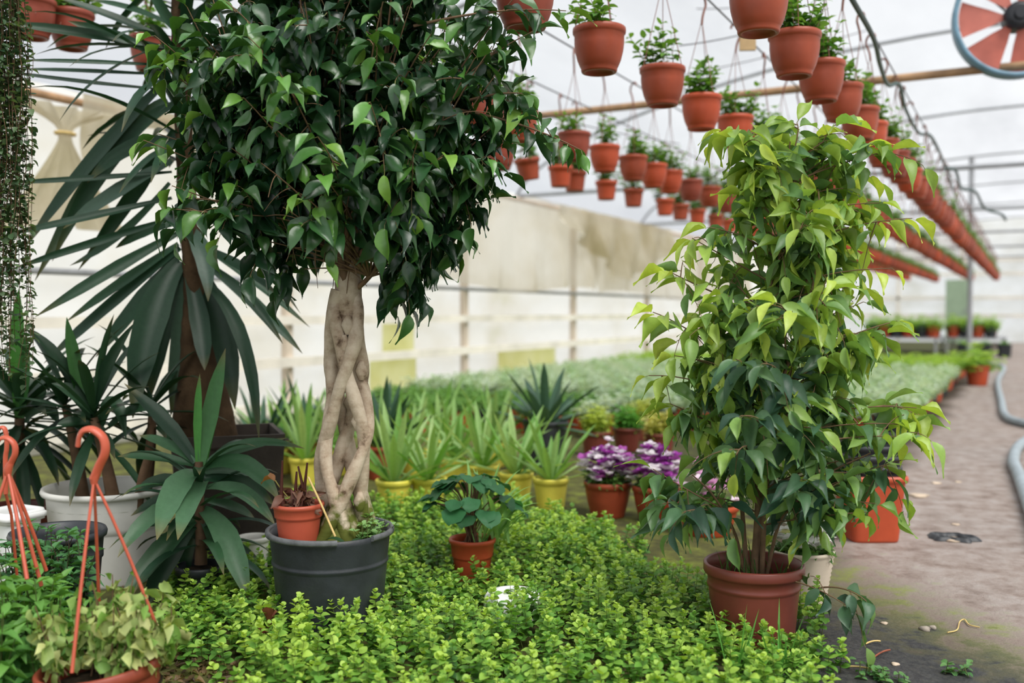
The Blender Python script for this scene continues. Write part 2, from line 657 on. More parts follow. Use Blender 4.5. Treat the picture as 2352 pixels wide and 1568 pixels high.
M['ground'] = groundmat()
M['roof_film'] = filmmat('roof_film', (.84, .85, .88), (.77, .78, .81), (.66, .67, .70), .50, .35, .75, (.5, .12, .5), .36)
M['wall_film'] = filmmat('wall_film', (.87, .84, .77), (.78, .73, .62), (.62, .59, .40), .46, .42, .76, (.9, .35, .55), .75)
M['sheet_film'] = filmmat('dirty_sheet_film', (.76, .72, .62), (.60, .54, .40), (.38, .34, .18), .25, .40, .75, (.9, .6, .5), .9)
M['end_film'] = filmmat('end_wall_film', (.90, .90, .88), (.80, .79, .74), (.62, .60, .50), .45, .4, .75, (.5, .5, .8))
M['lime_film'] = filmmat('backlit_plant_film', (.92, .92, .66), (.88, .88, .58), (.80, .80, .48), .7, .4, .75, (2, 2, 2), .9)  # tint imitates sunlit plants showing through the wall from outside

# ------------------------------------------------------------------ the setting
mb = MB()
nx = 2
mb.add([[-6.7, -6, 0], [6.7, -6, 0], [6.7, 37.6, 0], [-6.7, 37.6, 0]], [[0, 1, 2, 3]])
struct('floor', mb, M['ground'])

XW = -6.2
ARC = [(-6.2, 2.62), (-6.0, 2.86), (-5.6, 3.12), (-5.0, 3.38), (-4.2, 3.62), (-3.2, 3.86), (-2, 4.05), (-.7, 4.15)]
ARC = ARC + [(-x, z) for x, z in ARC[::-1]]
arc = spline([(x, 0, z) for x, z in ARC], 3)
YS = np.concatenate([np.arange(-3, 37.1, .6)])
V = []
for y in YS:
    a = arc.copy()
    a[:, 1] = y
    a[:, 2] -= .05 * (np.sin(y * 2 * math.pi / 4.8) ** 2)
    V.append(a)
na = len(arc)
i = np.arange(na - 1)
Fc = np.concatenate([np.stack([i + r * na, i + 1 + r * na, i + 1 + (r + 1) * na, i + (r + 1) * na], 1) for r in range(len(YS) - 1)])
mb = MB()
mb.add(np.concatenate(V), Fc)
struct('ceiling', mb, M['roof_film'])


def film_wall(name, p0, p1, z0, z1, m, amp=.03, n=160, k=14, seed=1, yfold=True):
    rng = np.random.default_rng(seed)
    p0, p1 = np.array(p0, float), np.array(p1, float)
    u = np.linspace(0, 1, n)
    zs = np.linspace(z0, z1, k)
    nv = nrm(np.array([-(p1 - p0)[1], (p1 - p0)[0], 0]))
    L = np.linalg.norm(p1 - p0)
    ph = rng.uniform(0, 6, 6)
    V = []
    for z in zs:
        b = p0 + u[:, None] * (p1 - p0)
        s = u * L
        w = amp * (np.sin(s * 2.1 + ph[0] + z * .8) + .6 * np.sin(s * 5.3 + ph[1] - z * 1.7) + .4 * np.sin(s * 11 + ph[2] + z * 2.2))
        q = np.zeros((n, 3))
        q[:, :2] = b[:, :2] if b.shape[1] > 1 else 0
        q[:, 2] = z
        q += nv * w[:, None]
        V.append(q)
    i = np.arange(n - 1)
    Fc = np.concatenate([np.stack([i + r * n, i + 1 + r * n, i + 1 + (r + 1) * n, i + (r + 1) * n], 1) for r in range(k - 1)])
    mb = MB()
    mb.add(np.concatenate(V), Fc)
    return struct(name, mb, m)


film_wall('wall_left', (XW, -3, 0), (XW, 37, 0), 0, 2.62, M['wall_film'], .025, 260, 16, 3)
film_wall('wall_right', (6.2, -3, 0), (6.2, 37, 0), 0, 2.62, M['wall_film'], .02, 120, 8, 4)
# end wall with an arched top
mb = MB()
top = arc.copy()
top[:, 1] = 37
bot = top.copy()
bot[:, 2] = 0
i = np.arange(na - 1)
mb.add(np.concatenate([bot, top]), np.stack([i, i + 1, i + 1 + na, i + na], 1))
struct('wall_back', mb, M['end_film'])

TRIM = [0]


def trim(p0, p1, r, m, flat=None):
    """round bar, or board (flat = (half thickness x, half height z))"""
    TRIM[0] += 1
    mb = MB()
    if flat is None:
        tube(mb, [p0, (np.array(p0) + np.array(p1)) / 2, p1], r, 10)
    else:
        p0, p1 = np.array(p0, float), np.array(p1, float)
        lo = np.minimum(p0, p1) - np.array([flat[0], flat[0], flat[1]])
        hi = np.maximum(p0, p1) + np.array([flat[0], flat[0], flat[1]])
        box(mb, lo, hi)
    return struct('trim_%d' % TRIM[0], mb, M[m], smooth=flat is None)


for z, hz in ((.13, .055), (.54, .045), (.93, .04)):
    trim((XW + .12, -2.5, z), (XW + .12, 36.5, z), 0, 'white_rail', (.02, hz))
trim((XW + .12, -2.5, 1.29), (XW + .12, 36.5, 1.29), .025, 'grey_metal')
trim((XW + .08, -2.5, 2.52), (XW + .08, 36.5, 2.52), .03, 'rust')
for y in (4.1, 7.3, 10.6, 13.9, 17.2, 20.5, 23.8, 27.1, 30.4):
    trim((XW + .05, y, 0), (XW + .05, y, 2.6), 0, 'cream_plastic', (.04, 0))
for y in (7.3, 12.1, 17.0, 21.9, 26.8, 31.7):
    trim((-6.15, y, 2.585), (6.15, y, 2.62), .028, 'rust' if y < 8 else 'grey_metal')
for y in (2.4, 7.3, 12.1, 17.0, 21.9, 26.8, 31.7, 36.6):    # roof hoops
    TRIM[0] += 1
    mb = MB()
    a = arc.copy()
    a[:, 1] = y
    a[:, 2] -= .03
    tube(mb, a, .022, 8)
    struct('trim_%d' % TRIM[0], mb, M['grey_metal'])
# end wall bands
for z in (.9, 1.5, 2.3, 2.75):
    trim((-6.1, 36.9, z), (6.1, 36.9, z), 0, 'white_rail', (.05, .05))
for x in (-4, -2, 0, 2, 4):
    trim((x, 36.9, 0), (x, 36.9, 3.7), 0, 'white_rail', (.05, 0))


# sagging inner sheets along the top of the side wall
def sheet(name, x, y0, y1, ztop, zfun, label, m='sheet_film', amp=.05, seed=0, group=None):
    rng = np.random.default_rng(seed)
    n, k = 60, 18
    ys = np.linspace(y0, y1, n)
    ph = rng.uniform(0, 6, 4)
    V = []
    for j in range(k):
        t = j / (k - 1)
        zb = np.array([zfun((y - y0) / (y1 - y0)) for y in ys])
        z = ztop + (zb - ztop) * t
        w = amp * (np.sin(ys * 6 + ph[0] + 3 * t) + .6 * np.sin(ys * 13 + ph[1] - 2 * t)) * (0.3 + t)
        V.append(np.stack([x + w + .05 * t, ys, z], 1))
    i = np.arange(n - 1)
    Fc = np.concatenate([np.stack([i + r * n, i + 1 + r * n, i + 1 + (r + 1) * n, i + (r + 1) * n], 1) for r in range(k - 1)])
    mb = MB()
    mb.add(np.concatenate(V), Fc)
    o = obj(name, mb, M[m])
    return tag(o, label, 'plastic sheet', group)


sheet('plastic_curtain', XW + .26, 8.6, 14.2, 2.50, lambda u: 1.32 + .06 * math.sin(u * 9), 'cream plastic curtain hung on the side wall just past the dark ficus crown', 'wall_film', .05, 1)
sheet('plastic_curtain', XW + .36, 12.8, 17.6, 2.52, lambda u: 2.30 - .75 * (1 - abs(2 * u - 1)) ** .8 - .1 * u, 'yellow-stained sagging plastic curtain on the side wall between two posts', 'sheet_film', .07, 2)
sheet('plastic_curtain', XW + .20, 14.25, 24, 2.5, lambda u: 1.3 + .06 * math.sin(u * 12), 'long cream plastic curtain on the side wall behind the pale ficus', 'wall_film', .05, 3)
sheet('plastic_curtain', XW + .25, 4.9, 9.0, 2.55, lambda u: 2.05 + .35 * abs(math.sin(u * 3.2 * math.pi)), 'rolled dirty plastic curtain along the wall top behind the tall yucca', 'sheet_film', .05, 5)


def gathered():
    """hourglass of plastic sheet tied in the middle"""
    V = []
    n, k = 48, 26
    c = WX(150, 330, XW + .3)
    for j in range(k):
        t = j / (k - 1)
        z = 2.42 - t * .82
        half = .05 + .42 * max(0, (.20 - t) / .20) ** 1.6 + .46 * max(0, (t - .26) / .74) ** 1.15
        u = np.linspace(-1, 1, n)
        V.append(np.stack([XW + .3 + .03 * np.sin(u * 14 + t) * (half / .3), c[1] + u * half, np.full(n, z) - .05 * np.abs(u) * t], 1))
    i = np.arange(n - 1)
    Fc = np.concatenate([np.stack([i + r * n, i + 1 + r * n, i + 1 + (r + 1) * n, i + (r + 1) * n], 1) for r in range(k - 1)])
    mb = MB()
    mb.add(np.concatenate(V), Fc)
    t = thing('gathered_plastic_sheet', (0, 0, 0), 'dirty plastic sheet tied in at its waist, hung behind the tall yucca leaves', 'plastic sheet')
    obj('sheet', mb, M['sheet_film'], t)
    mb = MB()
    a = np.linspace(0, 2 * math.pi, 17)
    tube(mb, np.stack([XW + .3 + .05 * np.cos(a), c[1] + .07 * np.sin(a), np.full(17, 2.42 - .23 * .82)], 1), .012, 6)
    obj('tie_cord', mb, M['straw'], t)


gathered()
# tinted film patches between the rails, standing for backlit plants outside
for k, (pa, pb, zt) in enumerate((((850, 830), (955, 830), .5), ((1145, 830), (1275, 830), .5), ((880, 780), (950, 780), .88))):
    a, b_ = WX(*pa, XW + .07), WX(*pb, XW + .07)
    mb = MB()
    box(mb, (XW + .06, a[1], zt - .34), (XW + .075, b_[1], zt))
    tag(obj('backlit_plant_patch', mb, M['lime_film'], smooth=False),
        ('yellow-green film standing for backlit plants outside, low down just past the braided trunk', 'yellow-green film standing for backlit plants outside between rails behind the agave',
         'yellow-green film standing for backlit plants outside, one rail above the lowest, past the trunk')[k], 'wall panel')

# ------------------------------------------------------------------ pots
def pot_prof(r, h, rb, rim=.012, rimh=.03, th=.006, band=None):
    p = [(0.0, .0), (rb * .96, .0), (rb, .006)]
    if band:
        zb = h * band
        rm = rb + (r - rim * .6 - rb) * band
        p += [(rm - .002, zb - .004), (rm + .003, zb), (rm + .003, zb + .004)]
    p += [(r - rim * .55, h - rimh), (r, h - rimh + .003), (r + .002, h - .006), (r, h), (r - th, h + .001), (r - th - .004, h - .008),
          (r - th - rim * .5, h - rimh), (rb + (r - rb) * .75 - th - rim * .4, h * .74)]
    return p


def pot_obj(parent, r, h, rb, m, name='pot', n=48, band=None, rim=.012, rimh=.03, sq=0, sx=1, sy=1, prof=None, soil_h=.86, rot=0):
    mb = MB()
    lathe(mb, prof or pot_prof(r, h, rb, rim, rimh, band=band), n, sq=sq, sx=sx, sy=sy)
    o = obj(name, mb, M[m], parent)
    return o


def soil_obj(parent, r, z, m='soil', seed=0, sx=1, sy=1, sq=0, name='soil'):
    rng = np.random.default_rng(seed)
    mb = MB()
    ph = rng.uniform(0, 6, 3)
    prof = [(0.0005, z + .012), (r * .3, z + .010), (r * .6, z + .006), (r * .85, z + .0), (r, z - .006)]
    lathe(mb, prof, 28, sq=sq, sx=sx, sy=sy)
    return obj(name, mb, M[m], parent)


RNG = np.random.default_rng(11)


def mixcol(a, b, t):
    a, b = np.asarray(a, float), np.asarray(b, float)
    t = np.asarray(t)[..., None]
    return a * (1 - t) + b * t


# ------------------------------------------------------------------ ficus crowns
def crown(rng, clusters, mbw, mbl, matl, leafL, tints, wr=.56, side=3, nleaf=(7, 11), rb=.0045, droop=.55, nside=5, stubL=.13, clear=None):
    """clusters: list of (base point, tip point, tone). Woody branch into mbw, leaves into mbl"""
    O, D, N, L, Cc = [], [], [], [], []
    for B, Tt, tone in clusters:
        B, Tt = np.asarray(B, float), np.asarray(Tt, float)
        d = Tt - B
        ln_ = np.linalg.norm(d)
        mid = B + d * .5 + np.array([0, 0, .10 * ln_]) + rng.normal(0, .02, 3)
        c = bez(B, mid, Tt, 9)
        tube(mbw, c, np.linspace(rb, .0014, 9), 5, cap=False)
        outward = nrm(np.array([d[0], d[1], 0.0]) + 1e-4)
        twigs = [(c[4:], nleaf)]
        for k in range(side):
            s = rng.integers(3, 8)
            td = nrm(c[s + 1] - c[s - 1] + rng.normal(0, .75, 3) + np.array([0, 0, -.1]))
            e = c[s] + td * stubL * rng.uniform(.6, 1.2)
            tw = bez(c[s], (c[s] + e) / 2 + np.array([0, 0, .015]), e + np.array([0, 0, -.025]), 6)
            tube(mbw, tw, np.linspace(.002, .0009, 6), 4, cap=False)
            twigs.append((tw[1:], (nside - 1, nside + 2)))
        for tw, nl in twigs:
            n = rng.integers(nl[0], nl[1] + 1)
            tt = np.linspace(.0, 1, n) * (len(tw) - 1.001)
            for q, u in enumerate(tt):
                a = int(u)
                p = tw[a] + (tw[a + 1] - tw[a]) * (u - a)
                td = nrm(tw[a + 1] - tw[a])
                sd_ = nrm(np.cross(td, [0, 0, 1]) + 1e-4) * (1 if q % 2 else -1)
                last = q == n - 1
                dr = td * (.9 if last else .45) + sd_ * (0.1 if last else .75) + np.array([0, 0, -droop]) + rng.normal(0, .28, 3)
                O.append(p)
                D.append(dr)
                N.append(np.array([0, 0, 1.0]) * .9 + outward * .45 + rng.normal(0, .38, 3))
                new = (q / max(n - 1, 1)) ** 2
                L.append(leafL * rng.uniform(.72, 1.15) * (1 - .18 * new))
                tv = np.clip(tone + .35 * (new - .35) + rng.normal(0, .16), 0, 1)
                Cc.append(tv)
    O, D, N, L, Cc = map(np.array, (O, D, N, L, Cc))
    if clear is not None:
        kp = ~clear(O)
        O, D, N, L, Cc = O[kp], D[kp], N[kp], L[kp], Cc[kp]
    Cc = np.clip(Cc, 0, 1)
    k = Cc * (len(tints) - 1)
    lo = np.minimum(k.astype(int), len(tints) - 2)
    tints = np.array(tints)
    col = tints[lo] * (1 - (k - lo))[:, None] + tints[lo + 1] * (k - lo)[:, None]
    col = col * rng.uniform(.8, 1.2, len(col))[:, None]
    # leaf stalks
    Dn = nrm(D)
    leaves(mbl, rng, T_FICUS, O + Dn * .012, D, N, L, L * wr, col)
    stalk = leaf_tpl([(0, 1), (1, 1)], 0, 0)
    leaves(mbl, rng, [stalk], O, D, N, .014, .0012, (.16, .17, .05))
    return len(O)


# ---- the big ficus with a braided trunk
def big_ficus():
    rng = np.random.default_rng(5)
    base = P(760, 1444, 3.15)
    base[2] = 0
    t = thing('ficus_tree', base, 'large dark-leaved ficus with braided pale trunk standing in a black pot', 'tree')
    L = lambda p: np.asarray(p) - base
    # pot with a snapped piece of rim
    r, h, rb = .197, .325, .155
    pot = MB()
    prof = [(0, 0), (rb, 0), (rb + .004, .01), (.178, .215), (.182, .22), (.182, .226), (.179, .23), (.187, .30), (.189, .318), (.184, .318), (.178, .29), (.165, .2)]
    lathe(pot, prof, 72)
    o = obj('pot', pot, M['black_plastic'], t)
    soil_top = .262
    rim = MB()
    n = 90
    a0 = np.linspace(0, 2 * math.pi, n + 1)
    # gap faces the camera, a little to the right of centre
    toc = math.atan2(-base[1], -base[0])
    g0, g1 = toc + .10, toc + .70
    a = np.linspace(g1, g0 + 2 * math.pi, 84)
    sec = [(.188, .306), (.199, .308), (.201, .313), (.200, .323), (.195, .3255), (.187, .323), (.186, .308)]
    V = np.array([[rr * np.cos(a), rr * np.sin(a), np.full(len(a), zz)] for rr, zz in sec]).transpose(2, 0, 1)
    ns_ = len(sec)
    i = np.arange(ns_)
    j = (i + 1) % ns_
    Fc = np.concatenate([np.stack([i + q * ns_, j + q * ns_, j + (q + 1) * ns_, i + (q + 1) * ns_], 1) for q in range(len(a) - 1)])
    rim.add(V.reshape(-1, 3), Fc)
    for e in (0, len(a) - 1):
        rim.add(np.concatenate([V[e], V[e].mean(0)[None]]), np.stack([i, j, np.full(ns_, ns_)], 1))
    partlabel(obj('pot_rim', rim, M['grey_rim'], o), 'scuffed grey rim with a piece broken out')
    soil_obj(t, .178, .262, seed=2)
    # braided trunk: strands winding both ways round a common axis
    axb = L(P(781, 1185, 3.15))
    axt = L(P(800, 668, 3.15))
    axb[2] = .255
    tr = MB()
    ns = 46
    s = np.linspace(0, 1, ns)
    ax = axb + (axt - axb) * s[:, None]
    ax[:, 0] += .008 * np.sin(s * 5)
    rr = np.interp(s, [0, .12, .4, .75, .92, 1], [.078, .076, .066, .053, .044, .026])
    for k in range(6):
        sgn = 1 if k % 2 == 0 else -1
        ph = k * 1.047 + .35
        turns = (1.25 if sgn > 0 else 1.1)
        ang = ph + sgn * turns * math.pi * (s + .05 * np.sin(s * 7 + k))
        rad_ = rr * (1 + .16 * np.sin(s * 8 * math.pi / 2 + k * 2)) + sgn * .004
        pts = ax + np.stack([rad_ * np.cos(ang), rad_ * .8 * np.sin(ang), np.zeros(ns)], 1)
        w = np.interp(s, [0, .05, .3, .7, 1], [.030, .0235, .0205, .0205, .022]) * (1 + .12 * np.sin(s * 30 + k * 3) * np.sin(s * 11 + k))
        w = w * (1 + (.12 if k in (0, 3) else 0))
        tube(tr, pts, w, 14)
    # knots where the strands have grown into each other
    for q in range(10):
        sc_ = rng.uniform(.15, .95)
        an = rng.uniform(0, 6.28)
        c0 = axb + (axt - axb) * sc_ + np.array([math.cos(an), math.sin(an) * .8, 0]) * np.interp(sc_, s, rr) * .95
        tube(tr, [c0 + np.array([0, 0, -.03]), c0, c0 + np.array([0, 0, .03])], [.008, .022, .008], 9)
    # rootball mound
    tube(tr, [axb + np.array([0, 0, -.02]), axb + np.array([0, 0, .05]), axb + np.array([0, 0, .14]), axb + np.array([0, 0, .2])], [.10, .075, .04, .01], 14)
    tube(tr, [axt + np.array([0, 0, -.16]), axt + np.array([0, 0, -.06]), axt + np.array([0, 0, .03]), axt + np.array([0.004, 0, .1])], [.02, .043, .042, .028], 14)
    obj('trunk', tr, M['bark'], t)
    # limbs
    wood = MB()
    lv = MB()
    top = axt + np.array([0, 0, .02])
    limbs = []
    for (px, py, dd, rad) in ((740, 300, 3.12, .021), (838, 420, 3.05, .022), (820, 100, 3.18, .026), (680, 120, 3.0, .015), (930, 330, 3.2, .012),
                              (690, 430, 3.25, .012), (900, 60, 3.0, .014), (560, 300, 3.1, .011), (1040, 200, 3.1, .012), (760, -150, 3.15, .016), (790, 200, 3.4, .014)):
        e = L(P(px, py, dd))
        m_ = top + (e - top) * .45 + np.array([0, 0, .12]) + rng.normal(0, .015, 3)
        c = bez(top + rng.normal(0, .012, 3), m_, e, 14)
        tube(wood, c, np.linspace(rad, rad * .3, 14), 8)
        limbs.append(c)
    # the thin low branch going out over the right
    c = bez(top + np.array([.02, 0, -.02]), L(P(870, 630, 3.1)), L(P(915, 520, 3.05)), 10)
    tube(wood, c, np.linspace(.009, .005, 10), 7)
    limbs.append(c)
    pool = np.concatenate([c_[3:] for c_ in limbs])

    def near(p):
        # branch off a limb point that lies lower / more central than the tip
        q = p * np.array([.45, .45, .8]) + np.array([0, 0, -.02])
        k = np.argmin(((pool - q) ** 2).sum(1) + rng.uniform(0, .02, len(pool)))
        return pool[k]

    ctr = L(P(755, 165, 3.15))
    R = np.array([.55, .43, .60])
    cl = []
    n = 140
    for k in range(n):
        z = 1 - 2 * (k + .5) / n
        az = k * 2.39996
        dv = np.array([math.sqrt(1 - z * z) * math.cos(az), math.sqrt(1 - z * z) * math.sin(az), z])
        sh = rng.uniform(.72, 1.0) if k % 3 else rng.uniform(.35, .75)
        p = ctr + dv * R * sh
        pw = proj(p + base)
        if pw[1] < -330:
            continue
        if pw[1] > 400 and 715 < pw[0] < 905 and pw[2] < 3.35:
            continue
        if pw[1] > 560 and 650 < pw[0] < 960:
            continue
        if pw[1] > 640:
            continue
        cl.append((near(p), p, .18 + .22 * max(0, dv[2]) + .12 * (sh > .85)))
    # silhouette clusters read off the crown's outline
    for (px, py, dd, tone) in ((355, 105, 2.95, .75), (395, 190, 2.95, .5), (330, 345, 2.95, .7), (365, 330, 3.1, .4), (395, 450, 2.9, .35), (405, 505, 2.8, .45), (450, 480, 2.85, .35),
                               (440, 300, 3.0, .25), (470, 400, 3.0, .2), (620, 600, 3.1, .25), (660, 590, 2.95, .3), (700, 640, 3.05, .5), (710, 560, 2.8, .45), (690, 470, 2.7, .6),
                               (650, 500, 2.8, .5), (740, 430, 2.7, .45), (985, 640, 3.1, .3), (940, 610, 3.15, .25), (890, 600, 3.2, .2), (1060, 520, 3.1, .25), (1080, 470, 3.05, .35),
                               (1110, 400, 2.95, .4), (1020, 380, 2.75, .45), (960, 350, 2.7, .55), (1150, 300, 3.05, .35), (1170, 230, 3.1, .35), (1180, 90, 3.05, .35), (1225, 95, 2.95, .5),
                               (1180, 20, 2.9, .5), (560, 250, 2.72, .55), (570, 110, 2.7, .5), (640, 190, 2.66, .6), (850, 260, 2.65, .5), (880, 30, 2.66, .55), (470, 110, 2.8, .45),
                               (1090, 160, 2.75, .45), (730, 340, 2.66, .5), (600, 400, 2.7, .4), (540, 520, 2.85, .3), (580, 570, 3.0, .25), (1000, 90, 2.7, .45), (430, 40, 2.9, .5),
                               (520, 30, 2.75, .45), (700, 30, 2.7, .5), (1020, 560, 3.0, .25), (930, 430, 2.8, .3), (1130, 130, 2.85, .45), (1165, 350, 3.05, .35), (1150, 420, 3.1, .3), (1120, 480, 3.1, .3), (1190, 270, 3.0, .45), (1150, 180, 2.95, .35), (430, 240, 3.05, .25), (520, 450, 3.1, .2)):
        p = L(P(px, py, dd))
        cl.append((near(p), p + np.array([0, 0, .03]), tone))
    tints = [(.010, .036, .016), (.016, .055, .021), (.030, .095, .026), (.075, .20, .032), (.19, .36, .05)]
    # the limbs fork in the open just above the braid
    fork = L(P(805, 560, 3.13))

    def bare(O):
        q = (O - fork) / np.array([.115, .6, .19])
        w = proj(O + base)
        return ((q[:, 0] ** 2 + q[:, 2] ** 2 < 1) & (O[:, 1] < fork[1] + .12)) | ((w[:, 1] > 600) & (w[:, 0] > 735) & (w[:, 0] < 880))

    crown(rng, cl, wood, lv, 0, .098, tints, .50, 3, (6, 9), clear=bare)
    # two long whips reaching out beyond the crown on the path side
    cl2 = [(L(P(1040, 250, 3.0)), L(P(1335, 345, 2.9)), .55), (L(P(950, 60, 2.95)), L(P(1300, 25, 2.85)), .5), (L(P(1080, 230, 3.0)), L(P(1200, 215, 2.95)), .6)]
    crown(rng, cl2, wood, lv, 0, .085, tints, .5, 1, (8, 10), .005)
    obj('branches', wood, M['branch'], t)
    obj('foliage', lv, M['leaf_gloss'], t)
    # weeds on the potting soil
    wd = MB()
    for k in range(26):
        a = toc + rng.uniform(.75, 1.6)
        r_ = rng.uniform(.10, .16)
        b0 = np.array([r_ * math.cos(a), r_ * math.sin(a), .27])
        stem_plant(wd, rng, b0, rng.uniform(.05, .11), 3, .024, .85, [(.16, .34, .10), (.26, .45, .16)], T_ROUND, lean=.35)
    partlabel(obj('clover_weed', wd, M['leaf_soft'], t), 'light green weed seedlings at the pot rim')
    w2 = MB()
    for k in range(9):
        a = toc + rng.uniform(.1, .5)
        b0 = np.array([.13 * math.cos(a), .13 * math.sin(a), .27]) + rng.normal(0, .015, 3)
        arc_blade(w2, rng, b0, rng.uniform(0, 6.28), .5, rng.uniform(.05, .09), .03, [(.06, .014, .012), (.03, .08, .03), (.08, .2, .03)][k % 3], 1.2)
    obj('low_weed', w2, M['leaf_soft'], t)
    return base, toc


def stem_plant(mb, rng, b, h, pairs, leafL, ratio, cols, tpls, lean=.2, droop=.25, stemcol=(.14, .17, .05), stemr=.0014, top_small=.6, taper0=.75, matstem=0):
    b = np.asarray(b, float)
    d = nrm(np.array([rng.normal(0, lean), rng.normal(0, lean), 1.0]))
    tip = b + d * h
    tube(mb, [b, b + d * h * .5 + rng.normal(0, h * .03, 3), tip], [stemr, stemr, stemr * .6], 4, matstem, stemcol, cap=False)
    O, D, N, L, C = [], [], [], [], []
    a0 = rng.uniform(0, 6.28)
    for k in range(pairs):
        f = (k + .6) / pairs
        p = b + d * h * min(1, f * 1.02)
        for s in range(2):
            a = a0 + k * math.pi / 2 + s * math.pi + rng.normal(0, .25)
            up = np.interp(f, [0, .7, 1], [0, .25, 1.0]) - droop + rng.normal(0, .15)
            O.append(p)
            D.append([math.cos(a), math.sin(a), up])
            N.append([rng.normal(0, .2), rng.normal(0, .2), 1 if up < 1.2 else .4])
            L.append(leafL * np.interp(f, [0, .4, .8, 1], [taper0, 1, .9, top_small]) * rng.uniform(.8, 1.15))
            C.append(mixcol(cols[0], cols[1], np.clip(f + rng.normal(0, .25), 0, 1)))
    L = np.array(L)
    leaves(mb, rng, tpls, O, D, np.array(N, float), L, L * ratio, np.array(C))


BASE1, TOC1 = big_ficus()


# ---- the pale ficus by the path
def small_ficus():
    rng = np.random.default_rng(21)
    base = P(1730, 1468, 3.05)
    base[2] = 0
    t = thing('weeping_fig', base, 'slender weeping fig with yellow-green leaves in a brown plastic pot by the path', 'tree')
    L = lambda p: np.asarray(p) - base
    prof = [(0, 0), (.118, 0), (.122, .008), (.136, .165), (.140, .169), (.140, .176), (.138, .180), (.140, .205), (.149, .208), (.1515, .214), (.1515, .236), (.147, .241), (.141, .237), (.137, .21), (.13, .16)]
    pot = MB()
    lathe(pot, prof, 64)
    obj('pot', pot, M['terracotta_brown'], t)
    soil_obj(t, .136, .178, seed=4)
    wood, lv = MB(), MB()
    tr = L(P(1732, 1290, 3.05))
    tr[2] = .18
    paths = [spline([tr, L(P(1742, 1150, 3.05)), L(P(1738, 1000, 3.06)), L(P(1752, 800, 3.05)), L(P(1775, 620, 3.05)), L(P(1800, 450, 3.04)), L(P(1815, 325, 3.03))], 6),
             spline([tr + [.02, .01, 0], L(P(1760, 1120, 3.0)), L(P(1790, 900, 2.97)), L(P(1850, 720, 2.95)), L(P(1885, 560, 2.95)), L(P(1880, 440, 2.97))], 6),
             spline([tr + [-.02, .0, 0], L(P(1700, 1100, 3.1)), L(P(1690, 900, 3.12)), L(P(1660, 760, 3.1)), L(P(1650, 660, 3.08))], 6),
             spline([tr + [.03, .02, 0], L(P(1800, 1180, 3.0)), L(P(1900, 1090, 2.98)), L(P(2000, 1040, 2.95))], 6),
             spline([tr + [-.03, .0, 0], L(P(1690, 1230, 3.0)), L(P(1640, 1140, 2.95)), L(P(1590, 1090, 2.92))], 6)]
    for c, r in zip(paths, (.013, .009, .008, .006, .006)):
        tube(wood, c, np.linspace(r, .002, len(c)), 8)
    pool = np.concatenate(paths)
    ytab = [300, 340, 400, 470, 540, 620, 700, 800, 880, 950, 1020, 1090, 1160, 1230, 1290]
    ltab = [1765, 1700, 1690, 1690, 1650, 1590, 1540, 1590, 1520, 1530, 1580, 1520, 1560, 1570, 1650]
    rtab = [1880, 1960, 2010, 1980, 2020, 2020, 2040, 2030, 1960, 1960, 2010, 2060, 2000, 1960, 1850]
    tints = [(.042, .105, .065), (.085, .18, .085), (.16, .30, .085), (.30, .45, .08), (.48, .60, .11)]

    def near(p):
        q = p * np.array([.25, .25, 1]) + np.array([0, 0, -.07])
        k = np.argmin(((pool - q) ** 2).sum(1) + rng.uniform(0, .012, len(pool)))
        return pool[k]

    cl = []
    for k in range(84):
        y = 318 + (1150 - 318) * ((k * .61803) % 1.0)
        l, r = np.interp(y, ytab, ltab), np.interp(y, ytab, rtab)
        u = rng.uniform(-1, 1)
        u = np.sign(u) * abs(u) ** .75
        x = (l + r) / 2 + u * (r - l) / 2 * .82
        hw = (r - l) / 2 / F * 3.05
        dz = rng.uniform(-1, 1) * .8 * hw * math.sqrt(max(.05, 1 - u * u))
        p = L(P(x, y, 3.05 + dz))
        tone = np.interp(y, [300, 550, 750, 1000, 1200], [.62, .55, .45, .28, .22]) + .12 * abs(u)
        cl.append((near(p), p, tone))
    for (px, py, dd, tone) in ((1665, 320, 3.0, .75), (1690, 350, 3.0, .65), (1830, 305, 3.0, .6), (1900, 345, 3.0, .7), (2040, 370, 2.95, .7), (2000, 360, 3.0, .65), (1590, 570, 3.0, .8), (1630, 545, 3.0, .6),
                               (2095, 525, 2.9, .8), (2020, 490, 2.9, .7), (1535, 645, 3.0, .8), (1500, 740, 2.95, .8), (2050, 640, 2.9, .75), (2060, 760, 3.0, .5), (2030, 790, 2.95, .5),
                               (1490, 885, 3.0, .75), (1540, 950, 3.0, .5), (1550, 840, 2.95, .6), (1980, 840, 3.1, .6), (2105, 960, 2.9, .6), (2110, 1030, 2.85, .65), (2070, 1080, 2.9, .4), (2090, 1000, 2.9, .5),
                               (1500, 1100, 2.95, .4), (1540, 1170, 2.9, .25), (1570, 1200, 2.75, .1), (1690, 1070, 2.65, .4), (1700, 980, 2.7, .2),
                               (1750, 860, 2.7, .2), (1690, 850, 2.72, .25), (1930, 1130, 2.85, .25), (1990, 1200, 2.8, .6), (2010, 1180, 2.85, .5), (1880, 1010, 2.8, .3), (1830, 1150, 2.85, .2),
                               (1820, 740, 2.7, .75), (1780, 720, 2.7, .7), (1900, 660, 2.72, .6), (1850, 540, 2.75, .6)):
        p = L(P(px, py, dd))
        cl.append((near(p), p + np.array([0, 0, .03]), tone))
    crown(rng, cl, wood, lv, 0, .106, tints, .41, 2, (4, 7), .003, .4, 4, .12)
    # a low shoot trailing over the path
    c = [(L(P(1800, 1330, 2.95)), L(P(1960, 1400, 2.8)), .15), (L(P(1880, 1350, 2.9)), L(P(1990, 1380, 2.78)), .2)]
    crown(rng, c, wood, lv, 0, .085, tints, .5, 1, (4, 5), .003, .6, 3)
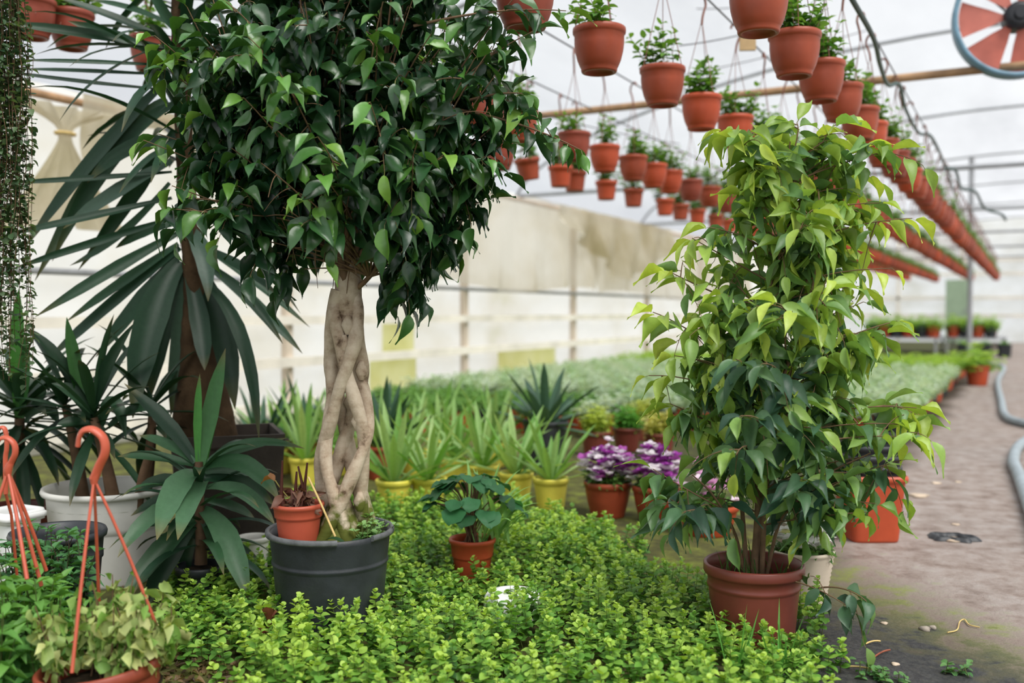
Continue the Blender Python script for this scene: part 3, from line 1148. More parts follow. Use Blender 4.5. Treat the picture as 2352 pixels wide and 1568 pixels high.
    obj('branches', wood, M['branch'], t)
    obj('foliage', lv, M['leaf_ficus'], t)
    gr = MB()
    for k in range(70):
        a = rng.uniform(0, 6.28)
        r_ = rng.uniform(.04, .125)
        arc_blade(gr, rng, (r_ * math.cos(a), r_ * math.sin(a), .18), rng.uniform(0, 6.28), rng.uniform(.8, 1.4), rng.uniform(.05, .13), .0035, (.05, .13, .025), .9, n=6)
    partlabel(obj('grass_tuft', gr, M['leaf_soft'], t), 'thin green grass sprouting from the soil')
    return base


BASE2 = small_ficus()


# ---- small orange pot with a withered plant, sitting inside the black pot
def withered_small():
    rng = np.random.default_rng(8)
    base = P(686, 1250, 3.10)
    base[2] = .262
    t = thing('potted_withered_plant', base, 'small orange pot with a withered brown plant, set inside the black pot', 'potted plant')
    pot_obj(t, .079, .148, .057, 'orange_plastic', rim=.006, rimh=.016, band=.72)
    soil_obj(t, .069, .13, seed=1)
    mb = MB()
    for k in range(5):
        b0 = np.array([rng.normal(0, .02), rng.normal(0, .02), .13])
        tube(mb, [b0, b0 + [rng.normal(0, .008), 0, .05], b0 + [rng.normal(0, .014), 0, rng.uniform(.08, .16)]], [.009, .006, .003], 7, 0, (.09, .025, .016))
    obj('dead_stalk', mb, M['leaf_soft'], t)
    mb = MB()
    O = rng.normal(0, .022, (34, 3))
    O[:, 2] = .135 + rng.uniform(0, .05, 34)
    D = rng.normal(0, 1, (34, 3))
    D[:, 2] *= .5
    leaves(mb, rng, T_WILT, O, D, rng.normal(0, 1, (34, 3)) + [0, 0, 1], rng.uniform(.025, .05, 34), rng.uniform(.015, .03, 34),
           mixcol((.10, .03, .02), (.34, .2, .14), rng.uniform(0, 1, 34)))
    obj('withered_leaf_clump', mb, M['leaf_soft'], t)
    mb = MB()
    tp = np.array([-.075, -.02, .215])
    tube(mb, bez([0, 0, .14], [-.04, -.01, .16], tp, 8), .002, 5, 0, (.35, .30, .08))
    leaves(mb, rng, T_WILT[:1], [tp], [[-.9, 0, .25]], [[0, -.3, 1]], .06, .03, (.30, .14, .06))
    obj('bent_leaf', mb, M['leaf_soft'], t)
    s = MB()
    a, b_ = P(708, 1095, 3.06), P(770, 1232, 3.0)
    tube(s, [a, (a + b_) / 2 + [0, 0, .004], b_], .0035, 6)
    tag(obj('straw_stalk', s, M['straw']), 'dry yellow straw stalk leaning between the small orange pot and black pot', 'stalk')


withered_small()


# ------------------------------------------------------------------ yuccas and other strap-leaved plants
def pixblade(mb, rng, base, a, c, b, w, col, da, db, tip=None, fold=.25, facing=.6):
    """a,c,b: pixel start, control, end; da/db depths; w width in px at mean depth"""
    A, B_ = P(a[0], a[1], da) - base, P(b[0], b[1], db) - base
    C_ = P(c[0], c[1], (da + db) / 2) - base
    pts = bez(A, C_, B_, 12)
    wd = w / F * (da + db) / 2 * .98
    t = nrm(B_ - A)
    toc = nrm(CAM - (A + base))
    n = nrm(toc * facing + np.array([0, 0, 1.0]) * (1 - facing) + rng.normal(0, .12, 3))
    blade(mb, pts, wd, n, col, 0, fold, tip)


def tall_yucca():
    rng = np.random.default_rng(3)
    d0 = 4.0
    base = P(520, 1285, d0)
    base[2] = 0
    t = thing('yucca_tree', base, 'tall yucca with a thick brown trunk and long blade leaves in a dark wooden planter', 'tree')
    L = lambda p: np.asarray(p) - base
    # square wooden planter
    mb = MB()
    h = .53
    w0, w1 = .17, .21
    for k in range(4):
        a = TH + .35 + k * math.pi / 2
        u = np.array([math.cos(a), math.sin(a), 0])
        v = np.array([-math.sin(a), math.cos(a), 0])
        pts = []
        for rr, zz in ((w0, 0), (w1, h)):
            for q in (-1, 1):
                pts.append(u * rr + v * rr * q + np.array([0, 0, zz]))
        for rr, zz in ((w0 - .018, 0), (w1 - .018, h)):
            for q in (-1, 1):
                pts.append(u * rr + v * rr * q + np.array([0, 0, zz]))
        mb.add(pts, [[0, 1, 3, 2], [5, 4, 6, 7], [2, 3, 7, 6], [0, 2, 6, 4], [1, 5, 7, 3]])
    obj('planter', mb, M['planter_wood'], t, smooth=False)
    soil_obj(t, .2, h - .04, sq=1.0)
    tr = MB()
    b0 = L(P(470, 985, d0))
    b0[2] = .47
    path = spline([b0, L(P(463, 880, d0)), L(P(452, 760, d0)), L(P(448, 640, d0)), L(P(430, 450, d0)), L(P(420, 250, d0)), L(P(412, 60, d0)), L(P(410, -120, d0))], 6)
    s = np.linspace(0, 1, len(path))
    tube(tr, path, np.interp(s, [0, .08, .2, .35, .6, 1], [.135, .115, .075, .05, .036, .028]) * (1 + .05 * np.sin(s * 130)), 18)
    obj('trunk', tr, M['yucca_bark'], t)
    lv = MB()
    dk, md, lt = (.012, .040, .020), (.022, .062, .032), (.055, .10, .072)
    B = [((380, 110), (180, 70), (0, 52), 26, md), ((390, 95), (270, 40), (120, -10), 28, dk), ((370, 125), (260, 80), (155, 48), 30, md), ((400, 60), (300, 10), (205, 0), 18, md),
         ((380, 150), (200, 140), (35, 138), 12, dk), ((380, 172), (200, 162), (35, 158), 13, dk), ((370, 205), (180, 190), (-20, 160), 13, dk),
         ((390, 180), (230, 330), (50, 578), 40, dk), ((385, 230), (270, 290), (80, 645), 48, lt), ((400, 240), (250, 300), (120, 600), 40, md), ((395, 370), (260, 440), (145, 525), 40, lt),
         ((395, 395), (200, 412), (-20, 422), 16, dk), ((395, 455), (200, 500), (-10, 545), 22, dk), ((400, 500), (200, 560), (25, 618), 20, dk), ((400, 515), (320, 530), (265, 570), 24, md),
         ((410, 535), (270, 610), (80, 728), 30, md), ((410, 560), (290, 640), (150, 740), 26, md), ((415, 570), (250, 700), (100, 835), 34, dk), ((410, 590), (330, 680), (220, 820), 40, dk),
         ((415, 600), (330, 700), (305, 960), 75, dk), ((425, 610), (370, 720), (340, 930), 50, dk), ((430, 600), (430, 760), (392, 955), 56, lt), ((425, 520), (480, 560), (478, 692), 44, lt),
         ((450, 560), (560, 620), (712, 752), 26, md), ((450, 590), (580, 680), (695, 812), 32, lt), ((455, 600), (560, 650), (650, 790), 30, md), ((440, 600), (520, 720), (540, 940), 62, dk),
         ((460, 640), (580, 720), (595, 1010), 34, md), ((440, 480), (580, 560), (690, 720), 22, dk), ((430, 610), (470, 760), (470, 850), 46, dk), ((440, 560), (560, 600), (640, 680), 24, dk),
         ((420, 60), (460, 20), (600, -40), 30, dk), ((415, 40), (400, -80), (380, -180), 40, md), ((420, 30), (430, -80), (450, -180), 40, md), ((420, 80), (380, 60), (330, -60), 34, md),
         ((425, 330), (300, 300), (200, 420), 38, dk), ((400, 300), (330, 420), (180, 620), 36, dk), ((390, 420), (280, 560), (160, 610), 22, md)]
    for a, c, b_, w, col in B:
        o_ = rng.uniform(-.25, .25)
        c0 = np.array(col) * rng.uniform(.85, 1.25)
        pixblade(lv, rng, base, a, c, b_, w, c0, d0, d0 - .1 + o_, (.10, .09, .03), .3, .65)
    for k in range(46):
        z = rng.uniform(.25, 1.0)
        p = path[int(np.interp(z, [0, 1], [18, len(path) - 2]))]
        az = rng.uniform(0, 6.28)
        arc_blade(lv, rng, p, az, rng.uniform(-.5, .9), rng.uniform(.45, .7), .045, np.array(dk) * rng.uniform(.8, 1.5), rng.uniform(.5, 1.3), tipcol=(.09, .08, .03))
    obj('foliage', lv, M['leaf_blade'], t)


tall_yucca()


def strap_plant(name, px, py_ground, d, label, cat, pots, B, fill, cols, seed, base_pix):
    """generic: traced blades B plus fill random ones"""


def front_dracaena():
    rng = np.random.default_rng(9)
    d0 = 3.45
    base = P(462, 1380, d0)
    base[2] = 0
    t = thing('dracaena', base, 'broad-leaved dracaena with arching grey-green leaves in front of the wooden planter', 'potted plant')
    pot_obj(t, .085, .13, .07, 'black_plastic', band=.6)
    soil_obj(t, .075, .11)
    st = MB()
    path = spline([np.array([0, 0, .13]), P(462, 1240, d0) - base, P(458, 1150, d0) - base, P(457, 1060, d0) - base], 6)
    tube(st, path, np.linspace(.022, .014, len(path)), 10)
    obj('stem', st, M['stem'], t)
    lv = MB()
    br, md, lt, dk = (.055, .21, .035), (.030, .085, .036), (.062, .14, .070), (.014, .046, .022)
    B = [((455, 1075), (452, 960), (459, 858), 20, br, 0), ((463, 1065), (478, 960), (518, 800), 40, (.045, .15, .04), .05), ((470, 1070), (500, 930), (512, 850), 20, br, .1),
         ((450, 1065), (400, 980), (285, 880), 42, dk, .15), ((448, 1062), (380, 1010), (320, 1000), 30, lt, .1), ((445, 1068), (350, 1040), (270, 1048), 30, md, .0),
         ((450, 1085), (400, 1090), (360, 1240), 62, lt, -.35), ((470, 1105), (440, 1120), (408, 1240), 52, lt, -.35), ((475, 1062), (560, 990), (700, 1030), 26, md, .05),
         ((478, 1058), (550, 1030), (660, 1005), 20, lt, .12), ((475, 1070), (570, 1030), (642, 1150), 50, md, -.15), ((470, 1085), (540, 1070), (620, 1100), 40, md, .15),
         ((475, 1120), (560, 1100), (632, 1205), 40, lt, -.1), ((470, 1100), (560, 1090), (630, 1160), 40, dk, .1), ((465, 1170), (530, 1210), (572, 1385), 58, lt, -.2), ((460, 1180), (500, 1230), (535, 1330), 44, md, 0),
         ((450, 1150), (350, 1150), (270, 1280), 46, lt, -.25), ((450, 1190), (360, 1260), (275, 1385), 52, md, -.25), ((450, 1200), (390, 1270), (325, 1410), 54, dk, -.1), ((448, 1130), (370, 1140), (300, 1185), 40, dk, .05),
         ((470, 1150), (540, 1160), (585, 1190), 36, md, .1), ((445, 1110), (360, 1090), (310, 1130), 36, dk, .15), ((450, 1215), (420, 1300), (390, 1400), 50, dk, .1), ((470, 1200), (540, 1260), (600, 1290), 34, dk, .15)]
    for a, c, b_, w, col, off in B:
        pixblade(lv, rng, base, a, c, b_, w, np.array(col) * rng.uniform(.85, 1.2), d0, d0 + off, (.16, .13, .05), .3, .55)
    for k in range(22):
        az = k * 2.4
        p = path[int(np.interp(k, [0, 22], [4, len(path) - 2]))]
        arc_blade(lv, rng, p, az, np.interp(k, [0, 22], [.0, .8]), rng.uniform(.26, .38), .042, np.array(md if k % 2 else dk) * rng.uniform(.8, 1.3), 1.25, tipcol=(.14, .11, .04))
    obj('foliage', lv, M['leaf_blade'], t)


front_dracaena()


def white_pot_yuccas():
    rng = np.random.default_rng(14)
    d0 = 3.75
    base = P(248, 1353, d0)
    base[2] = 0
    t = thing('potted_yucca', base, 'group of young yuccas growing in a large white oval pot', 'potted plant')
    prof = [(0, 0), (.165, 0), (.17, .01), (.192, .20), (.197, .205), (.199, .22), (.207, .325), (.222, .330), (.226, .34), (.222, .352), (.212, .350), (.204, .33), (.19, .25)]
    mb = MB()
    lathe(mb, prof, 56, sx=1.04)
    obj('pot', mb, M['white_plastic'], t)
    soil_obj(t, .205, .29, 'moss', sx=1.04, name='mossy_soil')
    st, lv = MB(), MB()
    dk, md, br = (.010, .034, .015), (.020, .058, .026), (.045, .17, .03)
    for (bx, by, tx, ty, dd, n, ln_) in ((262, 1110, 215, 960, 3.7, 22, .38), (330, 1090, 350, 940, 3.85, 18, .36), (190, 1110, 150, 930, 3.85, 18, .34)):
        a, b_ = P(bx, by, dd) - base, P(tx, ty, dd) - base
        a[2] = .28
        tube(st, bez(a, (a + b_) / 2 + [.02, 0, 0], b_, 8), np.linspace(.026, .015, 8), 10)
        for k in range(n):
            az = k * 2.4 + rng.normal(0, .2)
            el = np.interp(k / n, [0, 1], [-.5, 1.25]) + rng.normal(0, .12)
            arc_blade(lv, rng, b_ + np.array([0, 0, (k / n - .6) * .1]), az, el, ln_ * rng.uniform(.75, 1.15), .042, np.array(dk if k % 3 else md) * rng.uniform(.8, 1.3), rng.uniform(.4, 1.2), tipcol=(.1, .08, .03))
    for a, c, b_, w, col in (((205, 970), (170, 850), (153, 728), 34, (.03, .10, .025)), ((205, 960), (160, 830), (65, 752), 32, dk), ((215, 950), (220, 860), (310, 740), 30, dk), ((220, 975), (200, 900), (118, 880), 40, md),
                             ((230, 980), (260, 850), (290, 1010), 36, md), ((250, 980), (330, 900), (395, 960), 30, md), ((240, 990), (180, 960), (130, 975), 34, md)):
        pixblade(lv, rng, base, a, c, b_, w, np.array(col), 3.72, 3.65, None, .3, .6)
    # a bare pruned cane
    a, b_ = P(318, 1130, 3.62) - base, P(345, 1045, 3.6) - base
    tube(st, bez(a - [0, 0, .06], a + [.0, 0, .03], b_, 8), .017, 9)
    obj('stem', st, M['stem'], t)
    obj('foliage', lv, M['leaf_blade'], t)


white_pot_yuccas()


def left_yucca():
    rng = np.random.default_rng(15)
    d0 = 3.95
    base = P(45, 1310, d0)
    base[2] = 0
    t = thing('young_yucca', base, 'young yucca with one upright bright leaf beside the hanging vine', 'potted plant')
    pot_obj(t, .13, .24, .10, 'terracotta_brown', band=.6)
    soil_obj(t, .115, .2)
    st, lv = MB(), MB()
    b_ = P(45, 955, d0) - base
    tube(st, bez([0, 0, .18], [.01, 0, .4], b_, 8), np.linspace(.028, .018, 8), 10)
    obj('stem', st, M['stem'], t)
    dk, md = (.011, .036, .016), (.022, .06, .03)
    for k in range(46):
        az = k * 2.4
        el = np.interp(k / 46, [0, 1], [-.9, 1.0]) + rng.normal(0, .12)
        arc_blade(lv, rng, b_ + np.array([0, 0, (k / 46 - .6) * .16]), az, el, .42 * rng.uniform(.75, 1.15), .05, np.array(dk if k % 3 else md) * rng.uniform(.8, 1.3), rng.uniform(.5, 1.3), tipcol=(.1, .08, .03))
    for a, c, b2, w, col in (((42, 960), (36, 800), (43, 662), 34, (.045, .165, .025)), ((50, 960), (60, 860), (60, 760), 24, (.03, .11, .025)), ((60, 970), (120, 850), (110, 900), 24, md), ((60, 960), (110, 900), (135, 975), 34, md)):
        pixblade(lv, rng, base, a, c, b2, w, np.array(col), d0 - .02, d0 - .06, None, .3, .7)
    obj('foliage', lv, M['leaf_blade'], t)


left_yucca()

# ------------------------------------------------------------------ tubs at the lower corner
g = P(135, 1350, 3.15)
g[2] = 0
mb = MB()
lathe(mb, [(0, 0), (.105, 0), (.11, .01), (.128, .22), (.133, .225), (.133, .24), (.131, .245), (.135, .29), (.144, .293), (.146, .305), (.142, .315), (.133, .312), (.128, .28), (.115, .1), (.1, .02), (0, .02)], 48)
t = thing('bucket', g, 'empty dark grey plastic bucket in front of the white oval pot', 'bucket')
obj('body', mb, M['dark_plastic'], t)
mb = MB()
box(mb, (.0, -.012, 0), (.06, .012, .004))
o = obj('handle_lug', mb, M['dark_plastic'], t)
o.location = (.125, -.05, .24)
g = P(32, 1310, 3.5)
g[2] = 0
t = thing('white_tub', g, 'small square white plastic tub beside the dark bucket', 'tub')
mb = MB()
lathe(mb, [(0, 0), (.055, 0), (.06, .01), (.068, .27), (.078, .275), (.080, .30), (.076, .312), (.070, .312), (.066, .30), (.058, .04), (0, .035)], 40, sq=1)
obj('body', mb, M['bright_white'], t)
mb = MB()
lathe(mb, [(.080, .282), (.0835, .284), (.0835, .30), (.080, .302)], 40, sq=1)
obj('rim_band', mb, M['bright_white'], t)


def hanger(parent, c, rim_pts, m, hook_dir, strap_r=.004, hook_h=.12):
    """c: point where straps meet; rim_pts: strap ends. All in the parent's frame"""
    h = link('hanger', None, parent)
    mb = MB()
    u = np.asarray(hook_dir, float)
    z = np.array([0, 0, 1.0])
    k = hook_h / .12
    pts = np.array([c, c + z * .03 * k + u * .012 * k, c + z * .055 * k + u * .024 * k, c + z * .078 * k + u * .026 * k, c + z * .098 * k + u * .018 * k, c + z * .112 * k - u * .002 * k,
                    c + z * .110 * k - u * .022 * k, c + z * .095 * k - u * .032 * k, c + z * .074 * k - u * .036 * k])
    sp = spline(pts, 6)
    tube(mb, sp, np.linspace(.0125, .0105, len(sp)) * k, 10, flat=.55)
    tube(mb, [c + z * -.012, c + z * .004, c + z * .02 + u * .006], [.0075, .0105, .008], 10)
    me = mb.mesh('hook', M[m])
    hk = link('hook', me, h)
    # row of little slots along the hook
    sl = MB()
    tt = np.linspace(8, len(sp) - 6, 11).astype(int)
    nvec = nrm(np.cross(u, z))
    for q in tt:
        tgt = nrm(sp[q + 1] - sp[q - 1])
        for sgn in (-1, 1):
            p0 = sp[q] + nvec * sgn * .0062 * k
            tube(sl, [p0 - tgt * .0025, p0 + tgt * .0025], .0022 * k, 6)
    link('slots', sl.mesh('slots', M['hook_brown']), hk)
    for e in rim_pts:
        e = np.asarray(e, float)
        s = MB()
        d = e - c
        q = [c + d * f + np.array([0, 0, .012 * math.sin(f * math.pi)]) for f in np.linspace(0, 1, 8)]
        tube(s, q, np.linspace(strap_r * .9, strap_r * 1.15, 8), 7)
        link('strap', s.mesh('strap', M[m]), h)
    return h


def withered_basket():
    rng = np.random.default_rng(31)
    d0 = 2.34
    cen = P(245, 1518, d0)
    base = cen - np.array([0, 0, .165])
    base[2] = 0
    t = thing('hanging_basket', base, 'terracotta basket of wilting pale plant with an orange hook, set on the ground', 'potted plant')
    hh = cen[2]
    r = .139
    prof = [(0, 0), (.10, 0), (.105, .01), (.128, hh * .5), (.132, hh - .035), (.138, hh - .032), (.142, hh - .02), (.142, hh - .004), (.137, hh), (.130, hh - .004), (.128, hh - .04), (.115, hh * .6)]
    mb = MB()
    lathe(mb, prof, 60)
    o = obj('pot', mb, M['terracotta_dull'], t)
    o.rotation_euler = (math.radians(3), math.radians(-5), 0)
    soil_obj(t, .125, hh - .05)
    st, lv = MB(), MB()
    for k in range(70):
        a = rng.uniform(0, 6.28)
        r_ = .115 * math.sqrt(rng.uniform(0, 1))
        b0 = np.array([r_ * math.cos(a), r_ * math.sin(a), hh - .05])
        if b0[1] < -.02 and abs(b0[0] - .02) < .07:
            continue
        b0[2] += .01
        out = np.array([math.cos(a), math.sin(a), 0]) * rng.uniform(.0, .045)
        hgt = rng.uniform(.10, .22) * (1.15 if r_ < .07 else .95)
        tip = b0 + out + np.array([rng.normal(0, .015), rng.normal(0, .015), hgt])
        c = bez(b0, b0 + (tip - b0) * .6 + rng.normal(0, .01, 3), tip, 7)
        tube(st, c, np.linspace(.0024, .0013, 7), 5)
        n = rng.integers(9, 14)
        q = c[np.clip((np.linspace(2.2, 6, n)).astype(int), 0, 6)] + rng.normal(0, .005, (n, 3))
        az = rng.uniform(0, 6.28, n)
        D = np.stack([np.cos(az), np.sin(az), rng.uniform(-1.6, .3, n)], 1)
        leaves(lv, rng, T_WILT, q, D, rng.normal(0, .6, (n, 3)) + [0, 0, .8], (Lq := rng.uniform(.02, .04, n)), Lq * .85,
               mixcol((.17, .33, .06), (.55, .58, .24), np.clip(rng.uniform(-.3, 1, n), 0, 1)) * rng.uniform(.75, 1.1, (n, 1)))
    obj('stems', st, M['stem'], t)
    obj('foliage', lv, M['leaf_soft'], t)
    c = P(216, 1100, d0) - base
    u = RT
    ends = [P(165, 1545, d0 - .13) - base, P(362, 1445, d0 + .02) - base, P(228, 1400, d0 + .13) - base]
    hanger(t, c, ends, 'orange_plastic', u, .0038, .125)


withered_basket()


def mint_basket():
    rng = np.random.default_rng(32)
    d0 = 2.5
    cen = P(-20, 1530, d0)
    base = cen.copy()
    base[2] = 0
    hh = cen[2]
    t = thing('hanging_basket', base, 'terracotta basket of lush pointed green leaves with orange hook, at the frame edge', 'potted plant')
    prof = [(0, 0), (.10, 0), (.105, .01), (.128, hh * .5), (.132, hh - .03), (.139, hh - .028), (.142, hh - .012), (.138, hh), (.130, hh - .004), (.128, hh - .04), (.115, hh * .6)]
    mb = MB()
    lathe(mb, prof, 60)
    obj('pot', mb, M['terracotta'], t)
    soil_obj(t, .125, hh - .03)
    lv = MB()
    for k in range(75):
        a = rng.uniform(0, 6.28)
        r_ = .165 * math.sqrt(rng.uniform(0, 1))
        b0 = np.array([r_ * .8 * math.cos(a), r_ * .8 * math.sin(a), hh - .03])
        hgt = rng.uniform(.20, .31) * (1.12 - .35 * (r_ / .15) ** 2)
        d = np.array([math.cos(a), math.sin(a)]) * r_ * 1.1
        stem_plant(lv, rng, b0 + np.array([d[0] * .45, d[1] * .45, 0]), hgt, 6, .068, .42, [(.06, .20, .045), (.16, .36, .07)], T_MINT, .16, .12, (.1, .14, .04), .002, .55, .9)
    for k in range(16):    # stems spilling over the front of the rim
        a = TH - math.pi / 2 + rng.normal(.5, .8)
        o = np.array([math.cos(a) * .13, math.sin(a) * .13, hh + rng.uniform(.0, .08)])
        n = 6
        D = np.stack([np.cos(a + rng.normal(0, .6, n)), np.sin(a + rng.normal(0, .6, n)), rng.uniform(-1.2, -.1, n)], 1)
        leaves(lv, rng, T_MINT, o + rng.normal(0, .03, (n, 3)), D, rng.normal(0, .3, (n, 3)) + [math.cos(a), math.sin(a), .8], .075, .032, mixcol((.06, .20, .045), (.16, .36, .07), rng.uniform(0, 1, n)))
    obj('foliage', lv, M['leaf_soft'], t)
    c = P(18, 1082, d0) - base
    ends = [P(-110, 1500, d0 - .1) - base, P(95, 1345, d0 + .02) - base, P(62, 1330, d0 - .1) - base, P(106, 1310, d0 + .1) - base]
    hanger(t, c, ends, 'orange_plastic', RT, .0045, .09)
    # a second hook of another basket standing out of view behind
    t2 = thing('mint_plant', P(110, 1400, 2.85) * [1, 1, 0], 'dark green mint-leaved plant in a terracotta pot in front of the dark bucket', 'potted plant')
    b2 = np.array(t2.location)
    pot_obj(t2, .11, .14, .085, 'terracotta', band=.6)
    soil_obj(t2, .1, .12)
    lv = MB()
    for k in range(60):
        a = rng.uniform(0, 6.28)
        r_ = .11 * math.sqrt(rng.uniform(0, 1))
        stem_plant(lv, rng, np.array([r_ * math.cos(a), r_ * math.sin(a), .12]), rng.uniform(.16, .28), 6, .048, .55, [(.035, .12, .045), (.085, .23, .08)], T_MINT, .22, .05, (.09, .06, .04), .002, .6, .95)
    obj('foliage', lv, M['leaf_soft'], t2)
    h2 = thing('hanging_hook', P(12, 1030, 2.62), 'loose orange plastic hook sticking up at the frame edge behind the green basket', 'hook')
    z = np.array([0, 0, 1.0])
    sp = spline(np.array([z * -.12, z * -.03, z * .0 + RT * .004, z * .03 + RT * .004, z * .052 - RT * .001, z * .055 - RT * .012, z * .04 - RT * .02]), 6)
    mb = MB()
    tube(mb, sp, .007, 10, flat=.6)
    obj('hook', mb, M['orange_plastic'], h2)
    mb = MB()
    e = P(40, 1330, 2.7) - P(12, 1030, 2.62)
    tube(mb, [z * -.12, e * .5, e], .004, 7)
    obj('strap', mb, M['orange_plastic'], h2)


mint_basket()


# ------------------------------------------------------------------ creeping ground cover
def in_poly(p, poly):
    x, y = p[:, 0], p[:, 1]
    c = np.zeros(len(p), bool)
    j = len(poly) - 1
    for i in range(len(poly)):
        xi, yi = poly[i]
        xj, yj = poly[j]
        m = ((yi > y) != (yj > y)) & (x < (xj - xi) * (y - yi) / (yj - yi + 1e-12) + xi)
        c ^= m
        j = i
    return c


KEEP = [(BASE1[:2], .158), (BASE2[:2], .125), (P(1085, 1300, 3.7)[:2], .07), (P(462, 1380, 3.45)[:2], .08), (G(1625, 1225)[:2], .11), (G(1396, 1185)[:2], .1)]
KEEP += [(G(x, y)[:2], .08) for x, y in ((1265, 1165), (1185, 1150), (985, 1165), (905, 1170))]


def ground_cover():
    rng = np.random.default_rng(77)
    poly_px = [(420, 1750), (1860, 1760), (1905, 1600), (1900, 1500), (1880, 1420), (1780, 1345), (1640, 1335), (1530, 1300), (1440, 1230), (1320, 1190), (1160, 1155), (900, 1150), (660, 1150), (560, 1290), (400, 1330), (330, 1420), (360, 1480), (540, 1560)]
    poly = [tuple(G(x, y, .06)[:2]) for x, y in poly_px]
    A = np.array(poly)
    lo, hi = A.min(0), A.max(0)
    pts = []
    sp = .047
    gx, gy = np.meshgrid(np.arange(lo[0], hi[0], sp), np.arange(lo[1], hi[1], sp))
    pts = np.stack([gx.ravel(), gy.ravel()], 1) + rng.uniform(-.5, .5, (gx.size, 2)) * sp
    # ragged border
    jit = pts + .05 * np.stack([np.sin(pts[:, 1] * 23 + pts[:, 0] * 9), np.cos(pts[:, 0] * 19 - pts[:, 1] * 7)], 1)
    pts = pts[in_poly(jit, poly)]
    for c, r in KEEP:
        pts = pts[((pts - c) ** 2).sum(1) > (r + .012) ** 2]
    # thin on the bare litter patch at the near left
    b = G(445, 1585, 0)[:2]
    dd = np.linalg.norm(pts - b, axis=1)
    pts = pts[rng.uniform(0, 1, len(pts)) < np.clip((dd - .06) / .16, .0, 1)]
    mb = MB()
    O, D, N, L, C = [], [], [], [], []
    for p in pts:
        near = np.clip(1.2 - np.linalg.norm(p - np.array([-1.2, 2.6])) * .25, .5, 1)
        lump = .5 + .5 * math.sin(p[0] * 5.1 + 1) * math.sin(p[1] * 4.3 + 2)
        h = (.085 + .055 * lump) * rng.uniform(.6, 1.4)
        lean = rng.normal(0, .16, 2)
        d = nrm(np.array([lean[0], lean[1], 1.0]))
        b0 = np.array([p[0], p[1], -.003])
        tip = b0 + d * h
        tube(mb, [b0, b0 + d * h * .5, tip], [.0013, .0012, .0007], 3, 0, (.16, .20, .05), cap=False)
        pairs = int(np.clip(round(h / .0175), 4, 9))
        a0 = rng.uniform(0, 6.28)
        tone = rng.normal(0, .12) + .12 * lump
        for k in range(pairs + 1):
            f = .25 + .75 * (k + .3) / pairs if k < pairs else 1.0
            f = min(f, 1)
            q = b0 + d * h * f
            for s in (0, 1):
                a = a0 + k * 1.5708 + s * math.pi + rng.normal(0, .25)
                up = np.interp(f, [0, .75, 1], [-.15, .2, 1.1])
                O.append(q)
                D.append((math.cos(a), math.sin(a), up + rng.normal(0, .18)))
                N.append((rng.normal(0, .2), rng.normal(0, .2), 1))
                L.append(np.interp(f, [.2, .6, .85, 1], [.022, .0265, .023, .0135]) * rng.uniform(.8, 1.2))
                C.append(np.clip(f * .85 + tone + rng.normal(0, .10), 0, 1))
    O, D, N, L, C = map(np.array, (O, D, N, L, C))
    col = np.where(C[:, None] < .6, mixcol((.045, .15, .025), (.15, .34, .05), np.clip(C / .6, 0, 1)), mixcol((.15, .34, .05), (.42, .60, .10), np.clip((C - .6) / .4, 0, 1)))
    leaves(mb, rng, T_ROUND, O, D, N, L, L * .98, col)
    o = obj('creeping_ground_cover', mb, M['leaf_soft'])
    o['kind'] = 'stuff'
    o['label'] = 'bright green round-leaved creeping ground cover around the pots'
    o['category'] = 'ground cover'
    return len(pts)


def sprig(px, py, d, h, n, seed):
    rng = np.random.default_rng(seed)


NG = ground_cover()

# white upturned saucer in the ground cover
g = G(1178, 1352, .1)
t = thing('saucer', (g[0], g[1], .0), 'upturned white plastic bowl half sunk in the creeping ground cover', 'bowl')
mb = MB()
lathe(mb, [(.094, .0), (.095, .05), (.093, .074), (.084, .088), (.06, .094), (.056, .091), (.0005, .090)], 48)
obj('body', mb, M['bright_white'], t)
mb = MB()
lathe(mb, [(.048, .091), (.052, .097), (.056, .095), (.060, .094)], 40)
obj('foot_ring', mb, M['bright_white'], t)

# pale little pot half hidden behind the black one, grass blades in the ground cover
g = P(582, 1275, 3.75)
t = thing('small_pot', (g[0], g[1], 0), 'small pale empty pot in the ground cover behind the black pot', 'pot')
mb = MB()
lathe(mb, pot_prof(.062, .16, .05, .01, .02), 36)
obj('body', mb, M['white_plastic'], t)
soil_obj(t, .052, .13)
rng = np.random.default_rng(12)
for k, (px, py, lab) in enumerate(((1695, 1575, 'tuft of tall grass blades in the ground cover below the brown pot'), (1790, 1580, 'lower tuft of grass blades in the ground cover nearer the path'))):
    g = G(px, py, 0)
    t = thing('grass_tuft', g, lab, 'grass')
    mb = MB()
    for q in range(7):
        arc_blade(mb, rng, rng.normal(0, .012, 3) * [1, 1, 0], rng.uniform(0, 6.28), rng.uniform(1.15, 1.5), rng.uniform(.13, .24), .006, (.10, .30, .05), .5, n=8)
    obj('blades', mb, M['leaf_soft'], t)

